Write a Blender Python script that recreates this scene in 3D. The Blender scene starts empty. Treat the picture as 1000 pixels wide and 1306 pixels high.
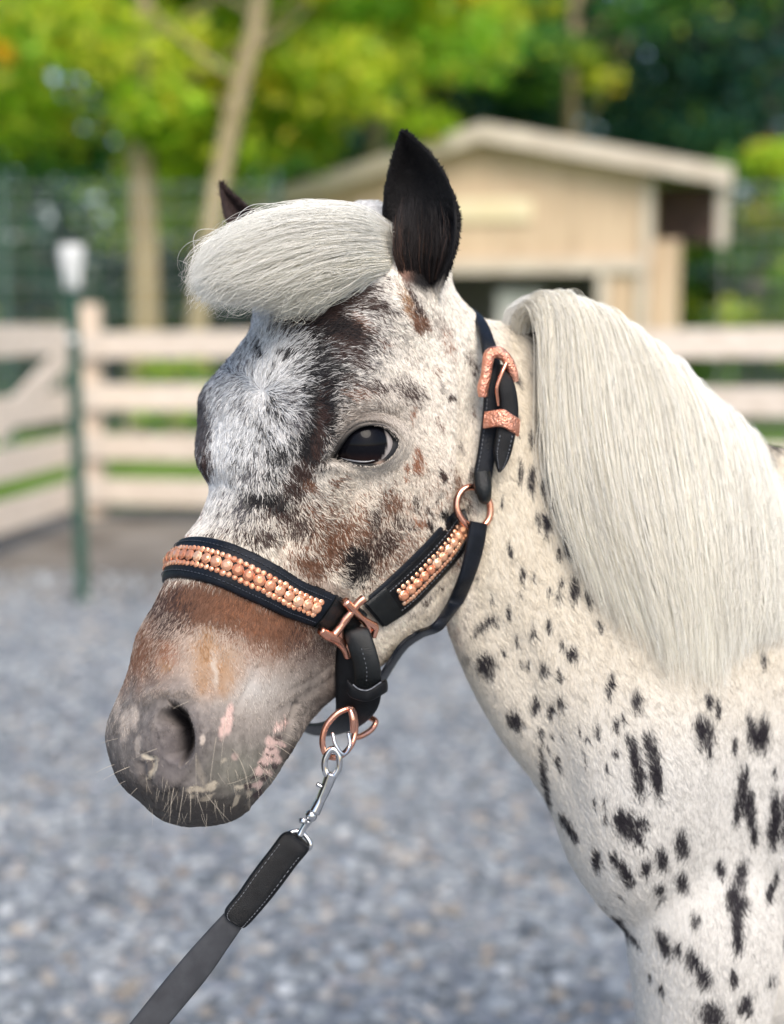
import bpy, bmesh, math, random
import numpy as np
from mathutils import Vector, Matrix
from mathutils.bvhtree import BVHTree

random.seed(4)
rng = np.random.default_rng(4)
SC = bpy.context.scene
COL = SC.collection
VOX = 0.0026
N_FUR = 340000

# ---------------------------------------------------------------- camera
FPX = 1794.0                       # focal length in units of the photograph's pixels
CAM_Z = 1.20
PITCH = math.radians(8.0)
cam_data = bpy.data.cameras.new('camera')
cam = bpy.data.objects.new('camera', cam_data)
COL.objects.link(cam)
cam.location = (0, 0, CAM_Z)
cam.rotation_euler = (math.radians(90) - PITCH, 0, 0)
cam_data.sensor_fit = 'VERTICAL'
cam_data.sensor_height = 24.0
cam_data.lens = 24.0 * FPX / 1306.0
cam_data.clip_start = 0.05
cam_data.clip_end = 600.0
cam_data.dof.use_dof = True
cam_data.dof.focus_distance = 1.095
cam_data.dof.aperture_fstop = cam_data.lens * 0.001 / 0.019
cam_data.dof.aperture_blades = 0
SC.camera = cam

# ---------------------------------------------------------------- sky, sun, exposure
world = bpy.data.worlds.new('World')
SC.world = world
world.use_nodes = True
wn = world.node_tree.nodes
wl = world.node_tree.links
bg = wn['Background']
sky = wn.new('ShaderNodeTexSky')
sky.sky_type = 'NISHITA'
sky.sun_disc = False
SUN_EL, SUN_AZ = math.radians(46), math.radians(162)      # azimuth measured from +Y towards +X
sky.sun_elevation = SUN_EL
sky.sun_rotation = SUN_AZ
sky.air_density = 1.0
sky.dust_density = 2.5
wl.new(sky.outputs['Color'], bg.inputs['Color'])
bg.inputs['Strength'].default_value = 0.135

sun_data = bpy.data.lights.new('sun', 'SUN')
sun_data.energy = 1.6
sun_data.angle = math.radians(35)
sun_data.color = (1.0, 0.925, 0.82)
sun = bpy.data.objects.new('sun', sun_data)
COL.objects.link(sun)
sdir = Vector((math.sin(SUN_AZ) * math.cos(SUN_EL), math.cos(SUN_AZ) * math.cos(SUN_EL), math.sin(SUN_EL)))
sun.rotation_euler = sdir.to_track_quat('Z', 'Y').to_euler()

SC.view_settings.view_transform = 'Standard'
SC.view_settings.look = 'None'
SC.view_settings.gamma = 1.0
SC.view_settings.use_curve_mapping = False
SC.view_settings.exposure = 0.68
SC.render.engine = 'CYCLES'
SC.cycles.use_denoising = True
SC.cycles.use_adaptive_sampling = True
SC.cycles.adaptive_threshold = 0.012
SC.cycles.max_bounces = 8
SC.cycles.transparent_max_bounces = 8
SC.cycles.caustics_reflective = False
SC.cycles.caustics_refractive = False

# ---------------------------------------------------------------- small helpers
CP, SP = math.cos(PITCH), math.sin(PITCH)
D0 = 1.09
K = D0 / FPX

def P(u, v, d):
    """the point at depth d (metres in front of the lens) that stands where pixel (u, v) looks"""
    u = np.asarray(u, float); v = np.asarray(v, float); d = np.asarray(d, float)
    x = (u - 500.0) / FPX * d
    y = -(v - 653.0) / FPX * d
    return np.stack([x + 0 * d, d * CP + y * SP, CAM_Z + y * CP - d * SP], -1)

def H(u, v=None, w=None):
    """pony space: u, v as in the photograph, w away from the lens, all in the same unit near the head"""
    if v is None:
        a = np.asarray(u, float); u, v, w = a[..., 0], a[..., 1], a[..., 2]
    return P(u, v, D0 + np.asarray(w, float) * K)

def UVW(p):
    p = np.asarray(p, float)
    x = p[..., 0]; q = p[..., 2] - CAM_Z
    d = p[..., 1] * CP - q * SP
    y = p[..., 1] * SP + q * CP
    return np.stack([500 + x / d * FPX, 653 - y / d * FPX, (d - D0) / K], -1)

def GP(u, v):
    """the point of the ground plane seen at pixel (u, v)"""
    a = P(u, v, 1.0) - np.array([0, 0, CAM_Z])
    t = CAM_Z / -a[2]
    return a * t + np.array([0, 0, CAM_Z])

def smooth01(x, a, b):
    t = np.clip((x - a) / (b - a), 0, 1)
    return t * t * (3 - 2 * t)

def _hash(ix, iy, iz, seed):
    h = (ix.astype(np.int64) * 374761393 + iy.astype(np.int64) * 668265263 + iz.astype(np.int64) * 2147483647 + seed * 144665) & 0xffffffff
    h = ((h ^ (h >> 13)) * 1274126177) & 0xffffffff
    h = h ^ (h >> 16)
    return (h & 0xffff) / 65535.0

def vnoise(p, scale, seed=0):
    """value noise in -1..1 for an (n, k) array"""
    q = np.asarray(p, float) / scale
    if q.shape[-1] == 2:
        q = np.concatenate([q, np.zeros(q.shape[:-1] + (1,))], -1)
    i = np.floor(q).astype(np.int64); f = q - i
    f = f * f * (3 - 2 * f)
    r = 0
    for a in (0, 1):
        for b in (0, 1):
            for c in (0, 1):
                wgt = (f[..., 0] if a else 1 - f[..., 0]) * (f[..., 1] if b else 1 - f[..., 1]) * (f[..., 2] if c else 1 - f[..., 2])
                r = r + wgt * _hash(i[..., 0] + a, i[..., 1] + b, i[..., 2] + c, seed)
    return r * 2 - 1

def fbm(p, scale, seed=0, octaves=3):
    r = 0; a = 1; t = 0
    for k in range(octaves):
        r = r + a * vnoise(p, scale / 2 ** k, seed + k * 17); t += a; a *= .5
    return r / t

def spline(pts, n, closed=False):
    """centripetal-free Catmull-Rom through pts, n samples"""
    pts = np.asarray(pts, float); m = len(pts)
    if closed:
        ext = np.concatenate([pts[-1:], pts, pts[:2]]); segs = m
        t = np.linspace(0, segs, n, endpoint=False)
    else:
        ext = np.concatenate([[2 * pts[0] - pts[1]], pts, [2 * pts[-1] - pts[-2]]]); segs = m - 1
        t = np.linspace(0, segs, n)
    i = np.minimum(np.floor(t).astype(int), segs - 1); f = (t - i)
    f = f.reshape((-1,) + (1,) * (pts.ndim - 1))
    p0, p1, p2, p3 = ext[i], ext[i + 1], ext[i + 2], ext[i + 3]
    return .5 * ((2 * p1) + (-p0 + p2) * f + (2 * p0 - 5 * p1 + 4 * p2 - p3) * f * f + (-p0 + 3 * p1 - 3 * p2 + p3) * f ** 3)

def link(name, mesh, mat=None, parent=None):
    o = bpy.data.objects.new(name, mesh)
    COL.objects.link(o)
    if mat is not None:
        mesh.materials.append(mat)
    if parent is not None:
        o.parent = parent
        o.matrix_parent_inverse = parent.matrix_world.inverted()
    return o

def empty(name, loc, label, cat, group=None):
    o = bpy.data.objects.new(name, None)
    COL.objects.link(o)
    o.location = loc
    o.empty_display_size = 0.05
    o.matrix_world = Matrix.Translation(loc)
    tag(o, label, cat, group)
    return o

def tag(o, label, cat, group=None):
    o['label'] = label; o['category'] = cat
    if group: o['group'] = group
    return o

def mesh_from(name, verts, faces, smooth=True):
    me = bpy.data.meshes.new(name)
    me.from_pydata([tuple(v) for v in verts], [], faces)
    me.validate()
    if smooth:
        me.polygons.foreach_set('use_smooth', [True] * len(me.polygons))
    me.update()
    return me

def fast_mesh(name, V, F, smooth=True):
    """V (n,3), F (m,k) with the same number of corners on every face"""
    me = bpy.data.meshes.new(name)
    V = np.asarray(V, np.float32); F = np.asarray(F, np.int32); k = F.shape[1]
    me.vertices.add(len(V)); me.vertices.foreach_set('co', V.ravel())
    me.loops.add(F.size); me.loops.foreach_set('vertex_index', F.ravel())
    me.polygons.add(len(F)); me.polygons.foreach_set('loop_start', np.arange(0, F.size, k, dtype=np.int32))
    me.polygons.foreach_set('use_smooth', np.full(len(F), smooth))
    me.update(calc_edges=True)
    return me

def grid_faces(nr, nc, wrap):
    i = np.arange(nr - 1)[:, None]; j = np.arange(nc if wrap else nc - 1)[None]
    j2 = (j + 1) % nc
    return np.stack([i * nc + j, i * nc + j2, (i + 1) * nc + j2, (i + 1) * nc + j], -1).reshape(-1, 4)

def loft(rings, cap=True):
    """rings (r, c, 3) closed around c -> verts, list of faces"""
    r, c, _ = rings.shape
    V = rings.reshape(-1, 3); F = grid_faces(r, c, True).tolist()
    if cap:
        V = np.concatenate([V, rings[0].mean(0)[None], rings[-1].mean(0)[None]])
        a, b = r * c, r * c + 1
        for j in range(c):
            F.append([a, (j + 1) % c, j]); F.append([b, (r - 1) * c + j, (r - 1) * c + (j + 1) % c])
    return V, F

class MB:
    """collects pieces into one mesh"""
    def __init__(s): s.V = []; s.F = []; s.n = 0
    def add(s, V, F):
        V = np.asarray(V, float)
        s.V.append(V); s.F += [[i + s.n for i in f] for f in F]; s.n += len(V)
        return s
    def box(s, c, size, R=None, bevel=0):
        hx, hy, hz = np.asarray(size) / 2
        b = bevel
        if b:
            bm = bmesh.new(); bmesh.ops.create_cube(bm, size=1)
            for v in bm.verts: v.co = Vector((v.co.x * hx * 2, v.co.y * hy * 2, v.co.z * hz * 2))
            bmesh.ops.bevel(bm, geom=bm.edges[:], offset=b, segments=1, affect='EDGES')
            V = np.array([v.co[:] for v in bm.verts]); bm.verts.index_update()
            F = [[v.index for v in f.verts] for f in bm.faces]; bm.free()
        else:
            V = np.array([(x, y, z) for x in (-hx, hx) for y in (-hy, hy) for z in (-hz, hz)])
            F = [[0, 1, 3, 2], [4, 6, 7, 5], [0, 4, 5, 1], [2, 3, 7, 6], [0, 2, 6, 4], [1, 5, 7, 3]]
        if R is not None: V = V @ np.asarray(R).T
        return s.add(V + np.asarray(c), F)
    def beam(s, a, b, w, t, up=(0, 0, 1), bevel=0):
        """a board from a to b: w along up, t across"""
        a = np.asarray(a, float); b = np.asarray(b, float)
        x = b - a; L = np.linalg.norm(x); x = x / L
        y = np.cross(up, x); y /= np.linalg.norm(y); z = np.cross(x, y)
        return s.box((a + b) / 2, (L, t, w), np.stack([x, y, z], 1), bevel)
    def tube(s, pts, rad, seg=10, closed=False, cap=True):
        pts = np.asarray(pts, float); n = len(pts)
        rad = np.broadcast_to(np.asarray(rad, float), (n,))
        T = np.roll(pts, -1, 0) - np.roll(pts, 1, 0)
        if not closed: T[0] = pts[1] - pts[0]; T[-1] = pts[-1] - pts[-2]
        T /= np.linalg.norm(T, axis=1)[:, None] + 1e-12
        a = np.array([0, 0, 1.0]) if abs(T[0][2]) < .9 else np.array([1.0, 0, 0])
        nrm = np.cross(T[0], a); nrm /= np.linalg.norm(nrm)
        rings = []
        for i in range(n):
            nrm = nrm - T[i] * nrm.dot(T[i]); nrm /= np.linalg.norm(nrm)
            bn = np.cross(T[i], nrm)
            th = np.linspace(0, 2 * np.pi, seg, endpoint=False)[:, None]
            rings.append(pts[i] + rad[i] * (np.cos(th) * nrm + np.sin(th) * bn))
        rings = np.array(rings)
        if closed:
            V = rings.reshape(-1, 3)
            F = []
            for i in range(n):
                for j in range(seg):
                    i2, j2 = (i + 1) % n, (j + 1) % seg
                    F.append([i * seg + j, i * seg + j2, i2 * seg + j2, i2 * seg + j])
            return s.add(V, F)
        V, F = loft(rings, cap)
        return s.add(V, F)
    def build(s, name, mat=None, parent=None, smooth=True):
        return link(name, mesh_from(name, np.concatenate(s.V), s.F, smooth), mat, parent)

def shade_auto(o, angle=40):
    """smooth faces with sharp creases kept"""
    me = o.data
    bm = bmesh.new(); bm.from_mesh(me)
    bmesh.ops.recalc_face_normals(bm, faces=bm.faces[:])
    for f in bm.faces: f.smooth = True
    for e in bm.edges:
        e.smooth = not (len(e.link_faces) == 2 and e.calc_face_angle(0) > math.radians(angle))
    bm.to_mesh(me); bm.free()
    return o

# ---------------------------------------------------------------- materials
def new_mat(name):
    m = bpy.data.materials.new(name); m.use_nodes = True
    return m, m.node_tree.nodes, m.node_tree.links, m.node_tree.nodes['Principled BSDF']

def mat_noise(name, c1, c2, scale=20, rough=.7, bump=.0, bscale=None, metallic=0, spec=.5, detail=5, contrast=(.35, .65), vary=0, stretch=None, coat=0):
    m, n, l, b = new_mat(name)
    tc = n.new('ShaderNodeTexCoord'); mp = n.new('ShaderNodeMapping')
    l.new(tc.outputs['Object'], mp.inputs['Vector'])
    if stretch: mp.inputs['Scale'].default_value = stretch
    t = n.new('ShaderNodeTexNoise'); t.inputs['Scale'].default_value = scale; t.inputs['Detail'].default_value = detail
    l.new(mp.outputs['Vector'], t.inputs['Vector'])
    r = n.new('ShaderNodeValToRGB')
    r.color_ramp.elements[0].position, r.color_ramp.elements[1].position = contrast
    r.color_ramp.elements[0].color = (*c1, 1); r.color_ramp.elements[1].color = (*c2, 1)
    l.new(t.outputs['Fac'], r.inputs['Fac'])
    out = r.outputs['Color']
    if vary:
        oi = n.new('ShaderNodeObjectInfo'); hs = n.new('ShaderNodeHueSaturation')
        mr = n.new('ShaderNodeMapRange'); mr.inputs['To Min'].default_value = 1 - vary; mr.inputs['To Max'].default_value = 1 + vary
        l.new(oi.outputs['Random'], mr.inputs['Value']); l.new(mr.outputs['Result'], hs.inputs['Value'])
        l.new(out, hs.inputs['Color']); out = hs.outputs['Color']
    l.new(out, b.inputs['Base Color'])
    b.inputs['Roughness'].default_value = rough
    b.inputs['Metallic'].default_value = metallic
    b.inputs['Specular IOR Level'].default_value = spec
    b.inputs['Coat Weight'].default_value = coat
    if bump:
        t2 = n.new('ShaderNodeTexNoise'); t2.inputs['Scale'].default_value = bscale or scale * 4; t2.inputs['Detail'].default_value = 4
        l.new(mp.outputs['Vector'], t2.inputs['Vector'])
        bp = n.new('ShaderNodeBump'); bp.inputs['Strength'].default_value = bump; bp.inputs['Distance'].default_value = .002
        l.new(t2.outputs['Fac'], bp.inputs['Height']); l.new(bp.outputs['Normal'], b.inputs['Normal'])
    return m

def mat_attr(name, attr, rough=.6, spec=.3, bump=0, bscale=800, sheen=0):
    m, n, l, b = new_mat(name)
    a = n.new('ShaderNodeAttribute'); a.attribute_name = attr
    l.new(a.outputs['Color'], b.inputs['Base Color'])
    b.inputs['Roughness'].default_value = rough
    b.inputs['Specular IOR Level'].default_value = spec
    if sheen:
        b.inputs['Sheen Weight'].default_value = sheen
    if bump:
        tc = n.new('ShaderNodeTexCoord')
        t2 = n.new('ShaderNodeTexNoise'); t2.inputs['Scale'].default_value = bscale; t2.inputs['Detail'].default_value = 3
        l.new(tc.outputs['Object'], t2.inputs['Vector'])
        bp = n.new('ShaderNodeBump'); bp.inputs['Strength'].default_value = bump; bp.inputs['Distance'].default_value = .001
        l.new(t2.outputs['Fac'], bp.inputs['Height']); l.new(bp.outputs['Normal'], b.inputs['Normal'])
    return m

def set_color(me, name, col, domain='POINT'):
    a = me.attributes.new(name, 'FLOAT_COLOR', domain)
    c = np.ones((len(a.data), 4), np.float32); c[:, :3] = col
    a.data.foreach_set('color', c.ravel())

def hair_object(name, pts, counts, radii, colors, mat, parent=None):
    """pts (total,3), counts per strand, radii per point, colors per strand (n,3)"""
    hc = bpy.data.hair_curves.new(name)
    hc.add_curves([int(c) for c in counts])
    hc.position_data.foreach_set('vector', np.asarray(pts, np.float32).ravel())
    ra = hc.attributes.get('radius') or hc.attributes.new('radius', 'FLOAT', 'POINT')
    ra.data.foreach_set('value', np.asarray(radii, np.float32).ravel())
    ca = hc.attributes.new('tint', 'FLOAT_COLOR', 'CURVE')
    c = np.ones((len(counts), 4), np.float32); c[:, :3] = colors
    ca.data.foreach_set('color', c.ravel())
    hc.materials.append(mat)
    o = bpy.data.objects.new(name, hc); COL.objects.link(o)
    if parent is not None:
        o.parent = parent; o.matrix_parent_inverse = parent.matrix_world.inverted()
    return o
# ================================================================ the pony: body
HO = np.array([425., 285., 156.])
HL = np.array([-.36, .89, -.27]); HL /= np.linalg.norm(HL)
HS = np.array([.59, .05, -.80]); HS -= HL * HS.dot(HL); HS /= np.linalg.norm(HS)
HN = np.cross(HS, HL); HN /= np.linalg.norm(HN)
if HN[0] > 0: HN = -HN
def LSN(l, s, n): 
    l = np.asarray(l, float)[..., None]; s = np.asarray(s, float)[..., None]; n = np.asarray(n, float)[..., None]
    return HO + l * HL + s * HS + n * HN
def to_lsn(uvw):
    q = uvw - HO
    return np.stack([q @ HL, q @ HS, q @ HN], -1)

head_st = [
 (-50, (0,-35),(35,-42),(60,-65),(68,-95),(62,-130),(40,-155),(0,-160)),
 (20,  (0,5),(60,0),(98,-40),(106,-95),(92,-170),(58,-225),(0,-230)),
 (120, (0,30),(75,22),(126,-25),(128,-110),(112,-230),(70,-320),(0,-330)),
 (200, (0,42),(85,32),(145,-20),(130,-110),(113,-240),(75,-345),(0,-350)),
 (270, (0,44),(90,30),(152,-28),(134,-105),(112,-245),(78,-355),(0,-358)),
 (340, (0,32),(76,16),(128,-42),(126,-110),(107,-245),(73,-350),(0,-350)),
 (400, (0,20),(62,4),(98,-50),(110,-115),(96,-230),(64,-330),(0,-328)),
 (460, (0,12),(54,-4),(82,-50),(94,-110),(82,-205),(54,-300),(0,-298)),
 (530, (0,8),(48,-8),(70,-52),(80,-100),(70,-175),(48,-258),(0,-256)),
 (600, (0,8),(47,-8),(72,-48),(82,-95),(72,-155),(48,-222),(0,-224)),
 (660, (0,8),(52,-6),(88,-42),(94,-98),(80,-158),(52,-210),(0,-214)),
 (715, (0,0),(54,-12),(92,-50),(98,-105),(82,-162),(52,-205),(0,-208)),
 (755, (0,-22),(46,-34),(80,-66),(86,-108),(70,-155),(44,-188),(0,-192)),
 (785, (0,-52),(30,-60),(54,-82),(58,-110),(48,-138),(28,-160),(0,-162)),
 (798, (0,-85),(12,-90),(22,-100),(26,-112),(22,-122),(12,-130),(0,-132)),
]
def head_rings(nr=120, nc=96):
    st = []
    for row in head_st:
        l = row[0]; hp = np.array(row[1:], float)
        full = np.concatenate([hp, hp[-2:0:-1] * [-1, 1]])
        rg = spline(full, nc, closed=True)
        st.append(np.concatenate([np.full((nc, 1), l), rg], 1))
    R = spline(np.array(st), nr)
    return R                       # l, s, n
R = head_rings()
Vh, Fh = loft(H(LSN(R[..., 0], R[..., 1], R[..., 2])))

body_st = [  # crest, throat, half thickness
 ((520,400,225),(500,600,190),55),
 ((598,400,225),(545,720,200),70),
 ((670,415,240),(588,845,215),86),
 ((760,455,265),(635,935,222),104),
 ((850,505,290),(697,1020,225),126),
 ((930,550,330),(738,1115,235),146),
 ((1000,572,370),(806,1180,270),160),
 ((1080,590,420),(900,1205,330),176),
 ((1200,610,480),(1080,1215,410),210),
 ((1500,650,640),(1450,1270,560),250),
 ((1850,620,840),(1800,1230,740),235),
 ((2050,670,960),(2000,1080,880),170),
 ((2140,800,1000),(2120,960,960),70),
]
def body_rings(nr=110, nc=64):
    st = []
    th = np.linspace(0, 2 * np.pi, nc, endpoint=False)
    for T, B, h in body_st:
        T = np.array(T, float); B = np.array(B, float)
        c = (T + B) / 2; a = (T - B) / 2
        o = np.array([.35 if T[0] > 1000 else .12, 0, -1.0]); o -= a * o.dot(a) / a.dot(a); o *= h / np.linalg.norm(o)
        y = np.cos(th); z = np.sin(th)
        y = np.sign(y) * np.abs(y) ** .9; z = np.sign(z) * np.abs(z) ** .85
        top = np.clip(y, 0, 1)
        st.append(c + y[:, None] * a + (z * (1 - .45 * top ** 2))[:, None] * o)
    return spline(np.array(st), nr)
BR = body_rings()
Vb, Fb = loft(H(BR))

def leg_loft(top, knee, foot, r):
    pts = spline(np.array([top, (np.array(top) + np.array(knee)) / 2, knee, knee + (np.array(foot) - knee) * .5, foot]), 30)
    t = np.linspace(0, 1, 30)
    rad = np.interp(t, [0, .06, .094, .125, .167, .21, .3, .45, .5, .56, .75, .86, .9, 1], [r * .6, r * .9, r * 1.05, r * 1.08, r * .98, r * .88, r * .78, .050, .045, .040, .030, .036, .031, .046])
    mb = MB(); mb.tube(pts, rad, 20)
    return np.concatenate(mb.V), mb.F
def gz(p): q = np.array(p, float); q[2] = 0.0; return q
nl = H(900, 1040, 285)
legs = []
kn = H(900, 1330, 228); kn[2] = .30
legs.append(leg_loft(nl, kn, np.array([kn[0] - .01, kn[1], 0.0]), .066))
fl = H(950, 1120, 480); kf = fl + [0.0, 0, 0]; kf[2] = .30
legs.append(leg_loft(fl, kf, np.array([kf[0] + .0, kf[1], 0]), .09))
for w_, du in ((560, 0), (900, 60)):
    a = H(1880 + du, 1000, w_); k = a.copy(); k[2] = .38; k[0] += .03
    legs.append(leg_loft(a, k, np.array([k[0] - .02, k[1], 0]), .13))

def ear_loft(L, Rr, wm, cup, thick, tilt=0, n=26, m=17):
    """leaf-shaped cupped shell between the left and right outline curves"""
    Lc = spline(L, n); Rc = spline(Rr, n)
    a = np.linspace(-1, 1, m)
    mid = (Lc + Rc) / 2; hw = (Rc - Lc) / 2
    front = []; back = []
    for i in range(n):
        t = i / (n - 1)
        wd = np.linalg.norm(hw[i])
        w0 = wm[1] + (wm[0] - wm[1]) * max(0, 1 - t * 3) ** 1.5
        cp = min(cup, wd * 1.1)
        f = np.stack([mid[i, 0] + a * hw[i, 0], mid[i, 1] + a * hw[i, 1], w0 + cp * (1 - a ** 2) - tilt * a * wd], -1)
        th_ = thick * min(1, wd / 14)
        b = f + np.stack([0 * a, 0 * a, th_ * (1.2 - a ** 2 * .55)], -1)
        front.append(f); back.append(b)
    rings = np.array([np.concatenate([f, b[::-1]]) for f, b in zip(front, back)])
    return loft(H(rings))
earN = ear_loft([(538,400),(514,368),(496,332),(488,290),(491,245),(501,205),(512,170)],
                [(550,400),(560,366),(577,328),(583,287),(577,247),(556,208),(517,168)], (135, 92), 40, 14, tilt=.55)
earF = ear_loft([(330,350),(312,325),(298,300),(288,275),(283,255),(282,245),(282,238)],
                [(372,345),(360,320),(345,297),(325,276),(305,258),(292,245),(285,237)], (235, 225), 24, 12, tilt=-.3)

raw = MB()
for V_, F_ in [(Vh, Fh), (Vb, Fb)] + legs:
    raw.add(V_, F_)
tmp = raw.build('raw')
bm = bmesh.new(); bm.from_mesh(tmp.data)
bmesh.ops.recalc_face_normals(bm, faces=bm.faces[:]); bm.to_mesh(tmp.data); bm.free()
md = tmp.modifiers.new('r', 'REMESH'); md.mode = 'VOXEL'; md.voxel_size = VOX; md.use_smooth_shade = True
dg = bpy.context.evaluated_depsgraph_get()
me = bpy.data.meshes.new_from_object(tmp.evaluated_get(dg))
bpy.data.objects.remove(tmp)

def mesh_np(me):
    V = np.empty(len(me.vertices) * 3, np.float32); me.vertices.foreach_get('co', V); V = V.reshape(-1, 3).astype(float)
    E = np.empty(len(me.edges) * 2, np.int32); me.edges.foreach_get('vertices', E); E = E.reshape(-1, 2)
    return V, E
def laplace(V, E, wgt, it, lam=.5):
    n = len(V)
    deg = np.bincount(E.ravel(), minlength=n)[:, None].astype(float) + 1e-9
    for _ in range(it):
        S = np.stack([np.bincount(E[:, 0], V[E[:, 1], k], n) + np.bincount(E[:, 1], V[E[:, 0], k], n) for k in range(3)], -1)
        V = V + lam * wgt[:, None] * (S / deg - V)
    return V
V, E = mesh_np(me)
q = UVW(V); hq = to_lsn(q)
V = laplace(V, E, np.full(len(V), .9), 6)
meet = np.exp(-(((q[:, 0] - 575) / 60) ** 2 + ((q[:, 1] - 395) / 45) ** 2)) + np.exp(-(((q[:, 0] - 860) / 130) ** 2 + ((q[:, 1] - 1200) / 130) ** 2))
V = laplace(V, E, np.clip(meet * 1.4, 0, 1), 130)

# finer faces round the eye and the muzzle
def densify(me, centres, cuts=1):
    bm = bmesh.new(); bm.from_mesh(me)
    Vv = np.array([v.co[:] for v in bm.verts]); qq = UVW(Vv)
    m = np.zeros(len(Vv), bool)
    for (cu, cv, ru, rv, wmax) in centres:
        m |= ((((qq[:, 0] - cu) / ru) ** 2 + ((qq[:, 1] - cv) / rv) ** 2) < 1) & (qq[:, 2] < wmax)
    ed = [e for e in bm.edges if m[e.verts[0].index] and m[e.verts[1].index]]
    bmesh.ops.subdivide_edges(bm, edges=ed, cuts=cuts, use_grid_fill=True)
    bm.to_mesh(me); bm.free()
me.vertices.foreach_set('co', V.astype(np.float32).ravel()); me.update()
densify(me, [(467, 567, 75, 60, 60), (240, 950, 130, 120, 60), (400, 885, 50, 40, 80)])
densify(me, [(228, 942, 45, 60, 60)])
V, E = mesh_np(me)
V = laplace(V, E, np.full(len(V), .6), 2)

def tri_normals(me):
    n = np.empty(len(me.vertices) * 3, np.float32); me.vertex_normals.foreach_get('vector', n)
    return n.reshape(-1, 3).astype(float)

def polydist(uv, line):
    line = np.asarray(line, float); best = np.full(len(uv), 1e9); par = np.zeros(len(uv))
    n = len(line) - 1
    for k in range(n):
        a, b = line[k], line[k + 1]; ab = b - a
        t = np.clip(((uv - a) @ ab) / ab.dot(ab), 0, 1)
        d = np.linalg.norm(uv - a - t[:, None] * ab, axis=1)
        c = d < best; best[c] = d[c]; par[c] = (k + t[c]) / n
    return best, par

# outline corrections: the far orbit, the brow under the forelock, the bridge of the nose
q = UVW(V)
for cu, cv, du, dv, su, sv in [(285,430,30,0,55,52),(262,470,6,0,40,24),(244,622,24,0,60,30),(244,660,14,0,60,26),(244,550,7,0,40,46),(246,532,3,0,40,30),(180,805,-17,0,50,48),(196,745,-4,0,60,30),(135,930,-6,0,40,60),
                               (350,1030,-5,-6,45,34),(270,1062,0,-5,60,22),(168,1030,5,-3,26,26),(365,945,2,0,30,30),(180,1040,0,-4,50,30)]:
    g = np.exp(-((q[:, 0] - cu) / su) ** 2 - ((q[:, 1] - cv) / sv) ** 2) * (q[:, 0] < 470)
    q[:, 0] += du * g; q[:, 1] += dv * g
g = np.exp(-((q[:, 0] - 605) / 40) ** 2 - ((q[:, 1] - 350) / 42) ** 2)
q[:, 0] -= 17 * g; q[:, 1] += 10 * g
V = H(q)
me.vertices.foreach_set('co', V.astype(np.float32).ravel()); me.update()
N = tri_normals(me)
q = UVW(V)
face_cam = np.clip(-(N @ np.array([0, CP, -SP])) * 3 + .6, 0, 1) * (q[:, 2] < 120)
uv = q[:, :2]
amp = np.zeros(len(V))
def bump(cu, cv, su, sv, rot, a):
    r = math.radians(rot); x = uv[:, 0] - cu; y = uv[:, 1] - cv
    X = x * math.cos(r) + y * math.sin(r); Y = -x * math.sin(r) + y * math.cos(r)
    return a * np.exp(-(X / su) ** 2 - (Y / sv) ** 2)
for b_ in [(470,512,55,20,8,11),(467,566,62,46,0,9),(530,455,45,26,40,-9),(455,690,16,80,22,8),(385,640,26,60,15,-8),(350,690,14,110,14,4),
           (572,610,46,110,14,20),(560,720,40,50,30,10),(330,470,60,60,0,4),(405,540,12,50,0,-5),(300,880,60,50,0,3),(262,930,16,44,-8,6),(220,885,38,14,-10,6),(190,945,18,30,0,5),
           (225,1000,40,12,10,4),(330,980,40,30,-40,4),(400,905,24,14,-35,-4),(545,385,18,30,-30,6),(580,480,22,60,10,3)]:
    amp += bump(*b_)
def nostril(uv):
    r = math.radians(-8); x = uv[:, 0] - 223; y = uv[:, 1] - 937
    X = x * math.cos(r) + y * math.sin(r); Y = -x * math.sin(r) + y * math.cos(r)
    rad = np.sqrt((X / 25) ** 2 + (Y / (41 - 6 * (X < 0))) ** 2)
    return X, Y, rad
nX, nY, nR = nostril(uv)
nE = nX - .55 * np.minimum(nY + 8, 0)
amp -= (2 + 46 * smooth01(nE, -18, 17)) * (1 - smooth01(nR, .80, 1.08))
amp += bump(206, 930, 13, 24, -15, 5) + bump(258, 935, 12, 40, -8, 4) + bump(225, 886, 28, 9, 0, 4)
amp += 1.1 * fbm(q * [1, .5, 1], 11, 77) * smooth01(uv[:, 1], 870, 930) * (uv[:, 0] < 400)
d, t = polydist(uv, [(186,962),(196,968),(193,985),(190,1000)])
amp -= 5 * np.exp(-(d / 4) ** 2)
d, t = polydist(uv, [(380,900),(371,925),(368,950),(360,976),(344,1001),(320,1024)])
amp -= 9 * np.exp(-(d / 4.5) ** 2)
d, t = polydist(uv, [(362,905),(385,890),(410,876),(428,862)])
amp -= 2.6 * np.exp(-(d / 7) ** 2)
d, t = polydist(uv, [(181,975),(184,995),(195,1011),(211,1018),(224,1010)])
amp -= 6 * np.exp(-(d / 4.5) ** 2)
d, t = polydist(uv, [(224,1010),(246,990),(262,965),(268,940)])
amp -= 3 * np.exp(-(d / 6) ** 2)
for ln in ([(372,880),(400,868),(420,850)], [(300,905),(318,872),(330,850)], [(252,880),(275,905),(280,935)]):
    d, t = polydist(uv, ln); amp -= 1.3 * np.exp(-(d / 5) ** 2)
amp += .7 * fbm(q, 26, 3) * (q[:, 0] < 620)
V = V + N * (amp * face_cam * K)[:, None]
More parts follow.
